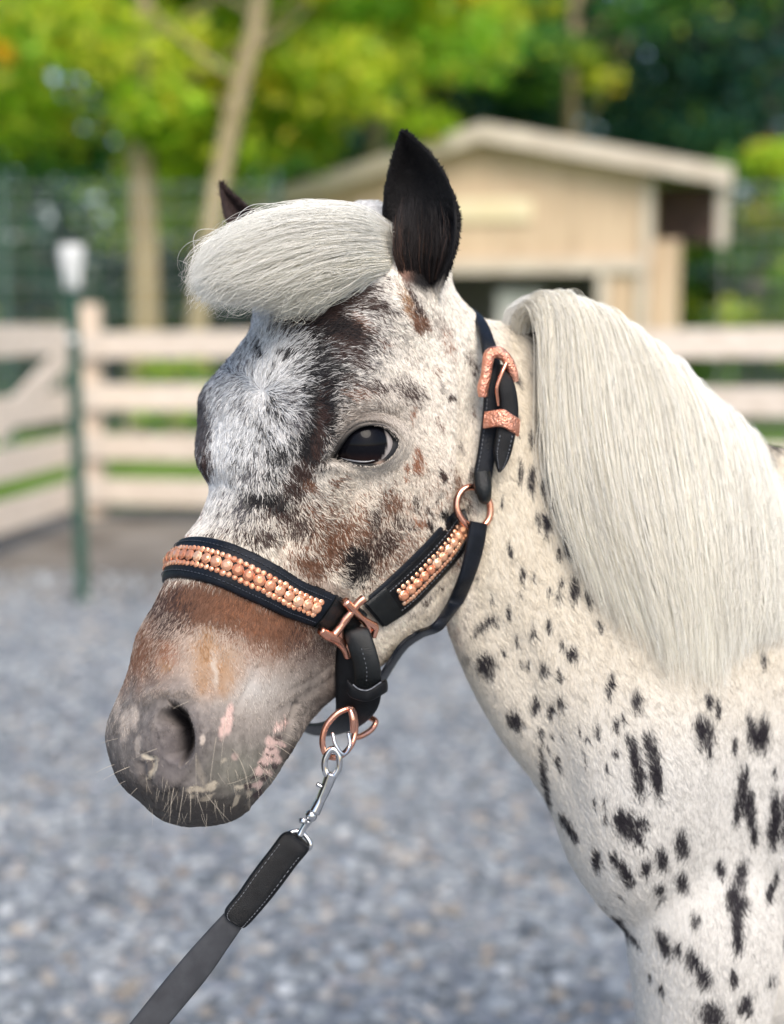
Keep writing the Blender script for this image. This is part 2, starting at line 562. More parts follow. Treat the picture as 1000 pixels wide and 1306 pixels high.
# shoulder and neck muscles
def bulge(V, cu, cv, su, sv, rot, a, w0=60, w1=420):
    r = math.radians(rot); x = uv[:, 0] - cu; y = uv[:, 1] - cv
    X = x * math.cos(r) + y * math.sin(r); Y = -x * math.sin(r) + y * math.cos(r)
    return V + N * (a * np.exp(-(X / su) ** 2 - (Y / sv) ** 2) * ((q[:, 2] > -40) & (uv[:, 0] > 560)) * np.clip(-(N @ np.array([0, CP, -SP])) * 3, 0, 1) * K)[:, None]
for b_ in [(860,1010,60,150,20,16),(720,1000,26,130,-18,-10),(800,1130,60,60,0,12),(980,1000,50,160,10,-8),(640,820,30,80,-25,-6)]:
    V = bulge(V, *b_)

# ---- eyeball: a sphere sunk into the orbit, the skin inside the lids pushed back behind it
me.vertices.foreach_set('co', V.astype(np.float32).ravel()); me.update()
N = tri_normals(me)
def bvh_of(me, V=None):
    if V is None: V, _ = mesh_np(me)
    return BVHTree.FromPolygons([tuple(p) for p in V], [tuple(p.vertices) for p in me.polygons])
skin0 = bvh_of(me, V)
CAMP = Vector((0, 0, CAM_Z))
def hit(u, v, tree=None, d=4.0):
    dr = Vector(P(u, v, 1.0)) - CAMP; dr.normalize()
    r = (tree or skin0).ray_cast(CAMP, dr, d)
    return (r[0], r[1]) if r[0] is not None else (None, None)
h0, n0 = hit(466, 568)
ER = 41 * K
EC = Vector(h0) + ((Vector(h0) - CAMP).normalized() * .85 - n0 * .15).normalized() * (ER * .78)
almond = np.array([(428,583),(438,563),(448,551),(462,544.5),(478,544),(490,549),(499,558),(501,566),(497,576),(487,585.5),(474,590.5),(458,590.5),(444,586.5),(435,584)], float)
ac = np.array([466., 568.])
q = UVW(V); dv_ = q[:, :2] - ac
ang = np.arctan2(dv_[:, 1], dv_[:, 0])
al = spline(almond, 200, closed=True) - ac
aa = np.arctan2(al[:, 1], al[:, 0]); o_ = np.argsort(aa)
rad_a = np.interp(ang, aa[o_], np.linalg.norm(al, axis=1)[o_], period=2 * np.pi)
rr = np.linalg.norm(dv_, axis=1) / rad_a
near_eye = (q[:, 2] < 60) & (rr < 2.2)
sink = np.where(near_eye, smooth01(rr, 1.55, 1.12), 0)
sink = np.where(near_eye, 1 - smooth01(rr, 1.12, 1.5), 0)
V = V - np.array(n0) * (sink * 26 * K)[:, None]
me.vertices.foreach_set('co', V.astype(np.float32).ravel()); me.update()

# ears joined into the same mesh, their roots sunk in the head
bm = bmesh.new(); bm.from_mesh(me)
for V_, F_ in (earN, earF):
    vs = [bm.verts.new(p) for p in V_]
    nf = [bm.faces.new([vs[i] for i in f]) for f in F_]
    bmesh.ops.recalc_face_normals(bm, faces=nf)
    for f in nf: f.smooth = True
bm.to_mesh(me); bm.free()
me.polygons.foreach_set('use_smooth', [True] * len(me.polygons)); me.update()
# ================================================================ the pony: coat colours
WHITE = np.array([.80, .745, .665]); CREAM = np.array([.72, .62, .48]); COOL = np.array([.74, .75, .76])
BLACK = np.array([.012, .011, .013]); DKBR = np.array([.050, .028, .024]); BROWN = np.array([.165, .080, .048])
GOLD = np.array([.31, .175, .085]); RUST = np.array([.27, .115, .06]); GREY = np.array([.215, .19, .172]); PINK = np.array([.66, .47, .42])
TAUPE = np.array([.34, .29, .25]); SLATE = np.array([.085, .078, .085]); SPOT = np.array([.020, .017, .022])

# (u, v, ru, rv, rotation, colour, strength): markings of the face
face_marks = [
 # brow and forehead
 (345,560,50,90,10,SLATE,.2),(330,650,60,40,0,SLATE,.34),(385,655,62,36,0,DKBR*1.2,.46),(455,690,92,46,15,BROWN*1.2,.68),(160,870,26,50,12,BROWN*1.1,.6),(445,420,66,44,0,DKBR,.46),(520,640,50,60,10,TAUPE,.25),(500,655,50,40,20,RUST,.28),(462,548,56,44,0,TAUPE*.85,.78),(300,470,26,60,20,SLATE,.34),(380,440,30,24,-20,SLATE,.4),(560,640,36,60,0,BROWN*1.3,.3),(352,520,8,30,-30,BLACK,.45),(330,560,7,26,10,BLACK,.4),(372,560,12,30,10,BLACK,.5),(300,590,7,26,10,BLACK,.35),(375,420,26,14,-30,BLACK,.6),
 (258,535,14,62,4,SLATE,.9),(268,470,22,20,-40,SLATE,.55),(262,590,10,30,10,DKBR,.8),
 (400,405,54,20,-22,DKBR,.95),(440,380,45,14,-18,DKBR,.75),(478,388,26,9,15,DKBR,.75),(432,425,40,20,10,DKBR,.95),(452,412,20,9,20,RUST,.5),
 (418,432,40,30,0,BLACK,.74),(412,472,42,44,8,BLACK,.74),(402,520,27,46,0,BLACK,.86),(440,450,30,16,20,DKBR,.7),(396,565,22,34,6,BLACK,.92),(382,598,18,18,20,DKBR,.85),
 (362,462,14,5,-20,BLACK,.7),(342,484,8,4,-40,BLACK,.55),(326,455,6,14,-20,BLACK,.65),(312,505,10,22,-10,SLATE,.35),(365,505,14,10,20,SLATE,.5),(372,535,14,9,-20,SLATE,.6),
 (335,540,6,20,-30,BLACK,.55),(355,575,18,12,30,BLACK,.75),(345,600,14,12,0,BLACK,.6),(310,560,9,12,10,BLACK,.3),(318,600,12,16,0,SLATE,.6),
 (340,632,34,14,8,BLACK,.85),(312,645,15,12,0,SLATE,.6),(372,620,20,14,20,DKBR,.8),(290,625,9,9,0,SLATE,.35),(285,650,9,12,0,SLATE,.4),(358,650,26,12,0,DKBR,.75),
 (300,672,20,9,0,DKBR,.5),(335,682,24,12,-10,DKBR,.7),(275,675,9,8,0,DKBR,.5),(380,672,15,22,-20,DKBR,.72),(372,700,22,10,20,RUST,.3),
 (395,720,26,16,25,BROWN,.85),(425,700,28,30,10,BROWN,.72),(455,716,24,27,8,BLACK,.85),(440,680,20,14,0,BROWN,.55),(486,692,17,24,15,DKBR,.75),(476,655,11,16,10,DKBR,.6),(497,640,15,18,-20,BROWN,.7),(508,665,9,16,-20,DKBR,.55),(490,712,16,10,-40,BROWN,.5),
 (505,612,6,7,-20,RUST,.15),(393,613,11,8,20,BROWN,.75),(430,612,12,5,-5,BROWN,.65),(447,622,13,6,30,BROWN,.25),
 # near the eye and cheek
 (405,545,10,45,0,DKBR,.7),(470,490,42,8,8,DKBR,.66),(520,495,22,14,35,DKBR,.68),(450,500,24,6,-8,BROWN,.5),(524,524,5,9,0,RUST,.5),
 (532,585,6,17,-4,RUST,.75),(519,600,5,13,-8,RUST,.6),(563,602,5,9,-20,DKBR,.85),(573,503,4,7,-20,DKBR,.8),(560,488,4,8,0,DKBR,.6),(558,535,4,12,-10,BROWN,.5),(552,470,6,10,0,BROWN,.35),
 (530,640,5,16,-10,DKBR,.6),(546,648,4,8,0,DKBR,.6),(524,670,9,7,0,DKBR,.5),(538,668,14,6,35,RUST,.75),(546,672,6,9,0,BLACK,.65),(565,652,7,9,-30,BLACK,.8),(585,615,5,18,-12,BROWN,.7),(596,650,5,10,0,DKBR,.6),(510,640,6,10,0,BROWN,.6),(560,630,3,7,0,DKBR,.5),
 (590,565,3,10,0,DKBR,.5),(600,600,4,10,0,DKBR,.5),(604,460,9,20,-12,DKBR,.55),(600,520,3,9,0,BROWN,.4),
 (525,452,28,9,38,TAUPE,.3),(512,430,10,4,30,DKBR,.35),(490,436,14,5,20,BROWN,.45),(475,460,14,7,25,SLATE,.4),
 (457,347,18,5,-12,RUST,.8),(488,352,10,3,25,DKBR,.5),(518,385,11,24,-28,GOLD,.75),(532,402,10,20,-30,BROWN,.85),(527,378,5,26,-32,DKBR,.75),(560,410,10,20,-20,TAUPE,.6),(572,436,8,22,-20,RUST,.35),
 (556,690,5,10,0,DKBR,.5),(575,712,5,14,10,DKBR,.6),(587,700,4,12,0,DKBR,.5),(545,758,5,8,20,DKBR,.6),(540,765,6,5,0,DKBR,.6),(560,745,5,6,0,DKBR,.55),(575,757,4,8,0,DKBR,.4),(525,780,5,4,0,DKBR,.4),
 # nose below the noseband
 (270,768,84,34,10,BROWN,.95),(200,830,34,44,20,BROWN*1.2,.55),(285,845,46,44,0,GOLD,.3),(330,845,26,40,0,BROWN*1.4,.3),(215,775,34,36,20,DKBR,.62),(198,800,20,28,25,DKBR,.5),(345,795,70,34,22,BROWN,.92),(330,785,50,22,20,RUST,.35),(395,822,40,26,30,DKBR,.45),(300,770,26,18,0,RUST,.4),
 (180,830,14,40,20,BROWN,.75),(262,835,14,32,6,GOLD*1.1,.7),(287,860,11,28,-4,GOLD*1.1,.72),(258,872,10,12,0,GOLD,.5),(274,850,4,24,0,WHITE*.8,.4),(215,838,14,18,10,RUST,.45),(214,848,8,7,0,GOLD,.5),(192,862,7,26,8,DKBR,.4),(168,880,5,25,8,DKBR,.5),(164,900,5,12,0,DKBR,.5),
 (300,745,40,12,8,BROWN,.7),(410,780,40,14,30,BROWN,.6),
 (150,870,6,40,10,DKBR,.35),
 (405,845,34,36,0,DKBR*1.6,.6),(412,893,34,20,-32,DKBR,.85),(445,870,22,34,0,DKBR,.8),(470,845,20,14,-30,DKBR,.4),(385,880,18,10,-30,DKBR*1.3,.6),
]
head_neck_marks = [(375,215,12,38,0),(410,240,8,25,-10),(152,405,24,32,-30),(95,388,12,14,0),(225,540,18,28,-10),(277,503,13,25,0),(300,415,9,20,0),(337,430,8,14,0),(370,375,14,16,0),
 (315,515,8,18,0),(338,500,8,22,0),(300,690,9,85,-8),(290,570,6,14,0),(360,85,10,24,-12),(337,120,7,14,0),(305,45,9,20,0),(343,195,7,10,0),(318,218,9,10,0),(155,305,30,11,-28),(125,325,10,5,-20),
 (270,320,6,18,0),(313,305,8,20,0),(235,340,6,15,0),(198,370,6,8,0),(440,305,8,14,0),(465,450,8,25,0),(533,490,14,32,0),(482,552,9,20,0),(433,565,10,16,0),(407,590,6,10,0),
 (520,620,12,44,-8),(535,680,16,58,-8),(575,650,18,75,-8),(585,700,12,45,0),(556,600,12,30,0),(735,510,10,22,0),(712,495,8,20,0),(703,575,24,42,0),(717,620,9,28,0),(690,560,12,30,0),(825,560,14,40,-10),(850,575,16,44,0),(838,590,26,26,0),(777,605,7,20,0),
 (800,725,14,58,-8),(818,770,12,60,-4),(785,770,10,40,0),(825,830,10,28,0),(805,680,8,20,0),(878,670,7,18,0),(880,770,14,55,0),(875,820,16,45,0),(900,790,8,60,0),
 (490,795,20,34,0),(515,810,26,40,-20),(545,800,18,20,0),(540,842,9,25,-30),(357,800,12,30,-25),(372,825,10,18,-30),(345,785,8,16,0),(430,890,12,26,-10),(472,885,11,14,0),(490,905,14,26,-25),(507,930,16,26,-20),(555,910,14,22,0),(597,890,16,30,-10),
 (648,855,17,38,-10),(650,950,15,28,-10),(592,968,14,18,-10),(745,918,13,25,-8),(795,930,16,40,5),(775,985,16,40,0),(785,1050,17,55,0),(790,1105,12,32,0),(790,1000,22,30,0),(870,970,10,35,14),(880,945,7,25,14),(682,1045,11,18,-10),(425,1008,18,9,15),(470,1040,10,6,30),
 (500,1068,26,11,42),(525,1095,26,8,42),(485,1050,12,14,0),(600,1100,17,34,-25),(635,1112,12,17,-10),(675,1140,18,28,-20),(700,1180,18,36,-25),(777,1190,10,20,-10),(722,1270,34,26,10),(730,1300,38,14,10),(805,1250,14,30,35),(820,1265,9,16,0),
 (597,1215,7,20,-15),(875,1190,6,18,30),(452,790,6,14,0),(428,750,5,12,0),(452,745,4,8,0),(330,640,6,12,0),(338,660,6,10,0),(300,600,5,12,0),(405,650,4,14,0),(400,622,4,8,0),(480,620,6,14,0),(385,560,4,10,0),(455,660,4,10,0),(345,350,7,12,-20),(360,370,6,8,0),
 (380,380,6,12,0),(258,405,6,10,0),(243,405,4,8,0),(465,480,5,12,0),(500,540,5,14,0),(590,1000,5,7,0),(487,985,8,5,0),(565,1190,4,9,0),(840,300,8,20,0),(850,390,7,20,0),(320,585,3,10,0),(345,590,3,14,0),(310,620,4,8,0),(425,880,4,10,0),(430,915,6,8,0),(240,230,4,10,0),(275,185,6,10,0),(210,270,5,14,0),(170,240,4,10,0),(135,185,5,8,0)]
nm = [(540 + x / 1.961, 640 + y / 1.961, rx / 1.961, ry / 1.961, r) for x, y, rx, ry, r in head_neck_marks]
nm += [(693,490,7,24,0),(690,540,6,26,0),(679,610,5,18,0),(697,668,5,14,0),(724,700,5,10,0),(676,560,3,12,0),(694,620,3,16,0),(706,640,3,12,0),(660,540,2,14,0),(664,600,3,16,0),(670,410,22,20,10),(690,430,12,20,-10),
       (652,470,4,20,-30),(640,455,4,10,-30),(686,660,3,10,0),(712,760,4,8,0),(650,700,3,9,0),(665,730,3,9,0),(640,640,2,8,0),(1020,700,14,30,0),(990,560,16,12,0),(975,585,10,10,0)]
rs = random.Random(8)
for k in range(150):                                             # the same coat beyond the frame
    nm.append((rs.uniform(1010, 2150), rs.uniform(700, 1260), rs.uniform(5, 20), rs.uniform(9, 34), rs.uniform(-25, 25)))

def ell(x, y, m, soft):
    r = math.radians(m[4]); dx = x - m[0]; dy = y - m[1]
    X = dx * math.cos(r) + dy * math.sin(r); Y = -dx * math.sin(r) + dy * math.cos(r)
    d = np.sqrt((X / m[2]) ** 2 + (Y / m[3]) ** 2)
    return np.clip((1 + soft - d) / (2 * soft), 0, 1)

def paint(q, rnd=None):
    """coat colour for points q (u, v, w); rnd in 0..1 makes single hairs take one side of a mixed (roan) area"""
    n = len(q)
    u0, v0, w0 = q[:, 0], q[:, 1], q[:, 2]
    def al(a, k=1.6):
        if rnd is None: return a
        e = np.clip((a - rnd) * k * 1.6 + .5, 0, 1)
        return np.where((a > .02), e * .85 + a * .15, a)
    n1 = fbm(q, 16, 1); n2 = fbm(q, 16, 2); n3 = fbm(q, 60, 5); n4 = fbm(q, 7, 9)
    lq = to_lsn(q)
    # stretch markings along the hair
    u = u0 + n1 * 7 + n4 * 2.5; v = v0 + n2 * 11 + n4 * 3
    neck = smooth01(u0 + .12 * (v0 - 600), 606, 634)
    neck = np.maximum(neck, (w0 > 300) * 1.0)
    fore = smooth01(v0 + .55 * (u0 - 300), 740, 560) * smooth01(u0 * .9 + v0 * .2, 560, 430)
    c = WHITE[None] * np.ones((n, 1))
    c = c + (CREAM - c) * (.35 + .3 * n3[:, None]) * smooth01(v0, 430, 700)[:, None]
    c = c + (COOL - c) * np.clip(fore, 0, 1)[:, None] * .9
    face = (1 - neck)
    # fine roan ticking all over the face
    tick = np.clip(n4 * 1.5 - .45, 0, .8) * face * .6
    c = c + (DKBR * 1.4 - c) * al(tick)[:, None]
    warm = np.clip(fbm(q, 34, 11) * 1.2 - .1, 0, .6) * face * smooth01(v0, 600, 660) * .7
    c = c + (BROWN * 1.5 - c) * al(warm)[:, None]
    grey = bumpf(u0, v0, 470, 540, 85, 60) * .5 * face
    c = c + (TAUPE * 1.25 - c) * grey[:, None]
    nose = smooth01(v0 + .1 * (u0 - 300), 715, 760) * smooth01(-u0 + n1 * 14, -478, -420) * (lq[:, 0] > 440)
    nb_ = np.array([.35, .26, .21])[None] * (1 + .35 * n1[:, None] + .3 * n4[:, None]) 
    c = c + (nb_ - c) * (nose * .8)[:, None]
    for m in face_marks:
        box = (np.abs(u - m[0]) < max(m[2], m[3]) * 2) & (np.abs(v - m[1]) < max(m[2], m[3]) * 2) & (w0 < 330)
        if not box.any(): continue
        a = ell(u[box], v[box], m, .55 if min(m[2], m[3]) > 8 else .45) * m[6] * face[box]
        aa = al(a) if rnd is None else np.where(a > .02, np.clip((a * 1.1 - .13 - rnd[box] * .78) * 4.2 + .5, 0, 1) * .85 + a * .15, 0) * (a > .02)
        c[box] += (m[5] - c[box]) * aa[:, None]
    # muzzle skin
    mz = smooth01(v0 + .15 * (u0 - 200) + n1 * 14, 842, 905) * (u0 < 440) * (lq[:, 0] > 505)
    mz = mz * (1 - smooth01(u0 + (v0 - 930) * .3, 372, 425) * .75)
    # golden hairs keep their place above the nostril
    keep = ell(u, v, (275, 850, 36, 42, 0), .3) * .85 + ell(u, v, (262, 885, 20, 18, 0), .5) * .3
    skin = GREY[None] * (1 + .25 * n3[:, None] + .28 * n1[:, None] + .18 * n4[:, None])
    n5 = vnoise(q, 4.5, 21); n6 = fbm(q * [1, .7, 1], 13, 22)
    skin = skin * (1 + .34 * n5[:, None] + .42 * n6[:, None])
    skin = skin + (TAUPE * 1.2 - skin) * (bumpf(u0, v0, 325, 880, 50, 50) * .95)[:, None]
    skin = skin + (np.array([.50, .47, .44]) - skin) * (bumpf(u0, v0, 322, 868, 34, 36) * .9)[:, None]
    skin = skin + (np.array([.15, .13, .135]) - skin) * (bumpf(u0, v0, 228, 960, 50, 56) * .75)[:, None]
    skin = skin + (np.array([.20, .20, .16]) - skin) * (bumpf(u0, v0, 305, 985, 50, 34) * .6)[:, None]
    skin = skin + (np.array([.052, .046, .042]) - skin) * (smooth01(v0 + .28 * np.abs(u0 - 250) * (u0 < 250) + n1 * 10, 995, 1030) * .85)[:, None]
    skin = skin + (np.array([.060, .052, .05]) - skin) * (smooth01(-u0 + (v0 - 1000) * .55 + n1 * 12, -182, -160) * .7 * smooth01(v0, 930, 990))[:, None]
    c = c + (skin - c) * (mz * (1 - keep))[:, None]
    # chin and lower lip
    ch = smooth01(u0 * .55 + v0 + n1 * 6, 1140, 1160) * smooth01(u0, 330, 375) * smooth01(-u0, -480, -450) * (lq[:, 0] > 520)
    c = c + (np.array([.045, .036, .032]) - c) * (ch * .9)[:, None]
    # pale and pink marks on the muzzle, hard-edged
    un = u0 + n4 * 3.0 + n1 * 2; vn = v0 + n2 * 3 + n4 * 3
    for m in [(288,925,7,18,14,PINK,.95),(292,908,5,12,10,PINK,.9),(258,943,3,7,10,TAUPE*1.9,.8),(160,925,7,20,6,TAUPE*1.5,.75),(172,915,5,16,0,TAUPE*1.7,.7),(176,950,4,14,6,TAUPE*1.6,.7),(150,900,4,20,8,TAUPE*1.5,.5),
              (191,966,10,3,8,CREAM*1.05,.9),(197,978,3,9,25,CREAM,.8),(191,990,3,6,30,CREAM*.9,.8),(250,1008,12,3.5,-4,CREAM*.9,.75),(268,1004,7,4,0,CREAM*.9,.7),(264,1016,10,2.5,-25,CREAM*.8,.65),(245,1017,5,2,0,CREAM*.8,.6),(273,999,4,2,0,CREAM,.6),
              (255,985,4,20,-14,CREAM*.7,.25),(300,965,5,5,0,PINK*1.1,.4),(285,970,4,3,0,CREAM,.4),
              (354,925,9,3,-50,PINK*1.15,.9),(364,920,2,7,0,PINK*1.1,.8),(347,945,8,7,0,PINK,.95),(345,960,10,8,-20,PINK,.95),(338,970,9,6,-20,PINK,.9),(352,968,8,5,10,PINK,.85),(331,983,7,5,-30,PINK*1.1,.9),(343,985,6,4,20,PINK,.7),(327,1001,8,4,-20,PINK*1.05,.85),(358,948,5,4,0,PINK,.8),(305,1004,7,2.5,-5,CREAM,.8),(302,1022,3,8,25,CREAM*.8,.7),(318,1012,4,3,0,CREAM*.7,.6)]:
        a = ell(un, vn, m, .22) * m[6] * (w0 < 120)
        c = c + (m[5] - c) * a[:, None]
    for m in [(352,940,5,3.5,-10),(346,955,4,1.6,10),(342,963,4,1.6,20),(335,975,5,2.5,10),(350,977,4,3,0),(357,940,4,3,20),(323,990,6,3,-30),(338,993,6,4,-20),(316,1003,5,6,20),(348,965,2,2,0),(330,1012,9,5,-30)]:
        a = ell(un, vn, m, .25) * .95 * (w0 < 120)
        c = c + (np.array([.07, .05, .05]) - c) * a[:, None]
    # dark nostril lining, the shade of its deep side painted in
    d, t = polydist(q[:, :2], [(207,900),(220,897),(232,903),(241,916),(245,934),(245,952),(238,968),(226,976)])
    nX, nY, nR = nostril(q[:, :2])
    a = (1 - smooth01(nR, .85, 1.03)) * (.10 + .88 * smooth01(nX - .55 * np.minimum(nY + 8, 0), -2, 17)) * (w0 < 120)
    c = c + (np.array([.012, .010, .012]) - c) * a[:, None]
    # dark eyelid skin and corner
    e = np.exp(-(((u0 - 437) / 15) ** 2 + ((v0 - 578) / 12) ** 2)) * .8
    c = c + (np.array([.05, .045, .05]) - c) * (e * face)[:, None]
    # jaw below the cheek strap: dark ticking
    # neck, shoulder and body
    cn = np.array([.69, .645, .57])[None] * (1 + .05 * n3[:, None])
    cn = cn + (np.array([.655, .635, .60]) - cn) * (smooth01(v0, 820, 1000) * smooth01(u0, 640, 800))[:, None]
    cn = cn + (np.array([.68, .61, .49]) - cn) * (smooth01(v0, 1000, 700) * .7)[:, None]
    c = c + (cn - c) * neck[:, None]
    un = u0 + n1 * 3.5 + n4 * 1.6; vn = v0 + n2 * 6 + n4 * 2
    for m in nm:
        R_ = max(m[2], m[3]) * 1.8 + 10
        box = (np.abs(u0 - m[0]) < R_) & (np.abs(v0 - m[1]) < R_)
        if not box.any(): continue
        a = ell(un[box], vn[box], m, .34) * .96
        halo = ell(un[box], vn[box], (m[0], m[1], m[2] * 1.35, m[3] * 1.2, m[4]), .3) * .28
        a = np.maximum(a, halo)
        if rnd is not None: a = np.where(a > .02, np.clip((a - rnd[box]) * 4 + .5, 0, 1) * .75 + a * .25, 0) * (a > .02)
        a = a * neck[box]
        c[box] += (SPOT - c[box]) * a[:, None]
    # loose ticking on the neck near the throat
    tk = np.clip(fbm(q * [1, .6, 1], 9, 31) * 1.8 - .78, 0, 1) * neck * smooth01(u0 + .5 * v0, 1300, 1130) * .8
    c = c + (SPOT * 1.5 - c) * tk[:, None]
    # lower legs and hooves
    z = q_world_z(q)
    c = c + (np.array([.05, .04, .035]) - c) * smooth01(z, .075, .06)[:, None]
    # ears: near black, brown at the root
    en = earmask(q)
    ec = BLACK * .6 + (np.array([.10, .045, .03]) - BLACK) * (smooth01(v0 + n1 * 18, 300, 350) * smooth01(-u0 + n4 * 5, -530, -508) * .8)[:, None]
    ec = ec + (np.array([.12, .06, .035]) - ec) * (bumpf(u0, v0, 541, 312, 6, 12) * .6)[:, None]
    ec = ec + (np.array([.33, .20, .155]) - ec) * (bumpf(u0, v0, 512, 340, 10, 26) * .75)[:, None]
    ec = ec + (np.array([.05, .032, .03]) - ec) * ((u0 < 360) * .9)[:, None]
    c = c + (ec - c) * en[:, None]
    return np.clip(c, 0.004, .9)

def bumpf(u, v, cu, cv, su, sv):
    return np.exp(-((u - cu) / su) ** 2 - ((v - cv) / sv) ** 2)
def q_world_z(q): return H(q)[:, 2]
def earmask(q):
    u, v, w = q.T
    a = smooth01(-(v + .55 * np.abs(u - 541)), -384, -362) * ((u > 486 - .1 * (v > 330)) & (u < 592) & (w < 150) & ((v < 300) | (u > 487 + (v - 300) * .45)))
    b = ((u < 372) & (v < 345) & (w > 150)) * smooth01(-v, -330, -300)
    return np.clip(np.maximum(a, b), 0, 1)

V, E = mesh_np(me)
Q = UVW(V)
set_color(me, 'coat', paint(Q) * .9)
coat_mat = mat_attr('pony_coat', 'coat', rough=.62, spec=.25, bump=.35, bscale=420)
pony = empty('pony', Vector((float(V[:, 0].mean()), float(V[:, 1].mean()), 0.0)),
             'white leopard spotted pony with roan face, black ears and thick white mane', 'pony')
body = link('body', me, coat_mat, pony)
skin = bvh_of(me)

# ---- eyelids: an almond ring of skin from the eyeball out into the orbit
NA, NT = 96, 12
al_s = spline(almond, NA, closed=True)
lidV = []; lidC = []
for k in range(NA):
    a2 = al_s[k]; dirv = a2 - ac
    # inner point on the eyeball
    dr = Vector(P(a2[0], a2[1], 1.0)) - CAMP; dr.normalize()
    oc = CAMP - EC; b_ = oc.dot(dr); c_ = oc.dot(oc) - (ER * 1.03) ** 2; disc = b_ * b_ - c_
    if disc > 0: pin = CAMP + dr * (-b_ - math.sqrt(disc))
    else: pin = CAMP + dr * (-b_); pin = EC + (pin - EC).normalized() * ER * 1.03
    po = ac + dirv * 1.8
    hh, nn_ = hit(po[0], po[1])
    upper = dirv[1] < 0
    col = []
    for j in range(NT):
        t = j / (NT - 1)
        p = pin.lerp(hh, t)
        rim = math.sin(min(1, t / .22) * math.pi) if t < .22 else 0
        ub = min(1, max(0, .5 - dirv[1] / 26))
        lift = (4.5 + 5 * ub) * 2.6 * t ** .7 * (1 - t) ** 1.7 + 2.2 * rim
        lift -= 5.2 * ub * math.exp(-((t - .33) / .06) ** 2) + 1.3 * (1 - ub) * math.exp(-((t - .4) / .08) ** 2)
        p = p + n0 * (lift * K) - n0 * (1.0 * K * (t > .97))
        if j == 0: p = p - n0 * 6 * K
        col.append(p)
        uvp = UVW(np.array(p)[None])
        lidC.append((t, uvp[0]))
    lidV.append(col)
LV = np.array([[tuple(p) for p in c] for c in lidV]).reshape(-1, 3)
LF = [[(i * NT + j), (i * NT + j + 1), (((i + 1) % NA) * NT + j + 1), (((i + 1) % NA) * NT + j)] for i in range(NA) for j in range(NT - 1)]
lm = mesh_from('eyelids', LV, LF)
lt = np.array([x[0] for x in lidC]); lq_ = np.array([x[1] for x in lidC])
lc = paint(lq_) * .9
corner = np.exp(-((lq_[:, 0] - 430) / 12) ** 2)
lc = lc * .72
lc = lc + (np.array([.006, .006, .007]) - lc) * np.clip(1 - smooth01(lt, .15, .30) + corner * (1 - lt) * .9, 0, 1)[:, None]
lc = lc + (np.array([.5, .36, .28]) - lc) * (np.exp(-((lq_[:, 0] - 484) / 5) ** 2 - ((lq_[:, 1] - 589) / 4) ** 2) * .9)[:, None]
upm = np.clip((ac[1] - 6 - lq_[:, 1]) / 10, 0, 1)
lc = lc + (np.array([.05, .045, .045]) - lc) * (np.exp(-((lt - .33) / .07) ** 2) * upm * .7)[:, None]  # shade of the upper lid fold, painted into the skin colour
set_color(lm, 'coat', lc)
lid_mat = mat_attr('eyelid_skin', 'coat', rough=.5, spec=.3, bump=.25, bscale=900)
bm = bmesh.new(); bm.from_mesh(lm); bmesh.ops.recalc_face_normals(bm, faces=bm.faces[:]); bm.to_mesh(lm); bm.free()
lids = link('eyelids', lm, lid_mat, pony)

# eyeball with iris and a white sliver at the back corner
bm = bmesh.new(); bmesh.ops.create_uvsphere(bm, u_segments=64, v_segments=40, radius=ER)
em = bpy.data.meshes.new('eye'); bm.to_mesh(em); bm.free()
ev = np.array([v.co[:] for v in em.vertices]) + np.array(EC)
eq = UVW(ev)
ecol = np.array([.004, .004, .006])[None] * np.ones((len(ev), 1))
x = eq[:, 0] - 466; y = eq[:, 1] - 568
white = smooth01(np.sqrt((x + 4) ** 2 + (y * 1.0 + 4) ** 2), 31.5, 33.5) * (x > 6)
ecol = ecol + (np.array([.42, .38, .36]) - ecol) * white[:, None]
br = .35 * smooth01(y, 8, 20) * (1 - white)
ecol = ecol + (np.array([.035, .014, .01]) - ecol) * br[:, None]
em.vertices.foreach_set('co', ev.astype(np.float32).ravel()); em.update()
em.polygons.foreach_set('use_smooth', [True] * len(em.polygons))
set_color(em, 'coat', ecol)
eye_mat = mat_attr('eye_glossy', 'coat', rough=.03, spec=.13)
eye_mat.node_tree.nodes['Principled BSDF'].inputs['Coat Weight'].default_value = 0
eye_mat.node_tree.nodes['Principled BSDF'].inputs['Coat Roughness'].default_value = .02
eye = link('eye', em, eye_mat, pony)
# wet line along the lower lid
tl = MB()
pts = []
for k in range(24):
    t = k / 23
    a2 = spline(np.array([(434,584),(444,586.5),(456,588.6),(468,588.8),(478,587)]), 24)[k]
    dr = Vector(P(a2[0], a2[1], 1.0)) - CAMP; dr.normalize()
    oc = CAMP - EC; b_ = oc.dot(dr); c_ = oc.dot(oc) - (ER * 1.045) ** 2; disc = max(b_ * b_ - c_, 0)
    pts.append(CAMP + dr * (-b_ - math.sqrt(disc)))
tl.tube([tuple(p) for p in pts], [.0003 + .00045 * math.sin(math.pi * k / 23) for k in range(24)], 8)
wm, n_, l_, b_ = new_mat('wet_lid_edge'); b_.inputs['Base Color'].default_value = (.16, .16, .17, 1); b_.inputs['Roughness'].default_value = .12; b_.inputs['Coat Weight'].default_value = 1
tl.build('eyelid_margin', wm, pony)
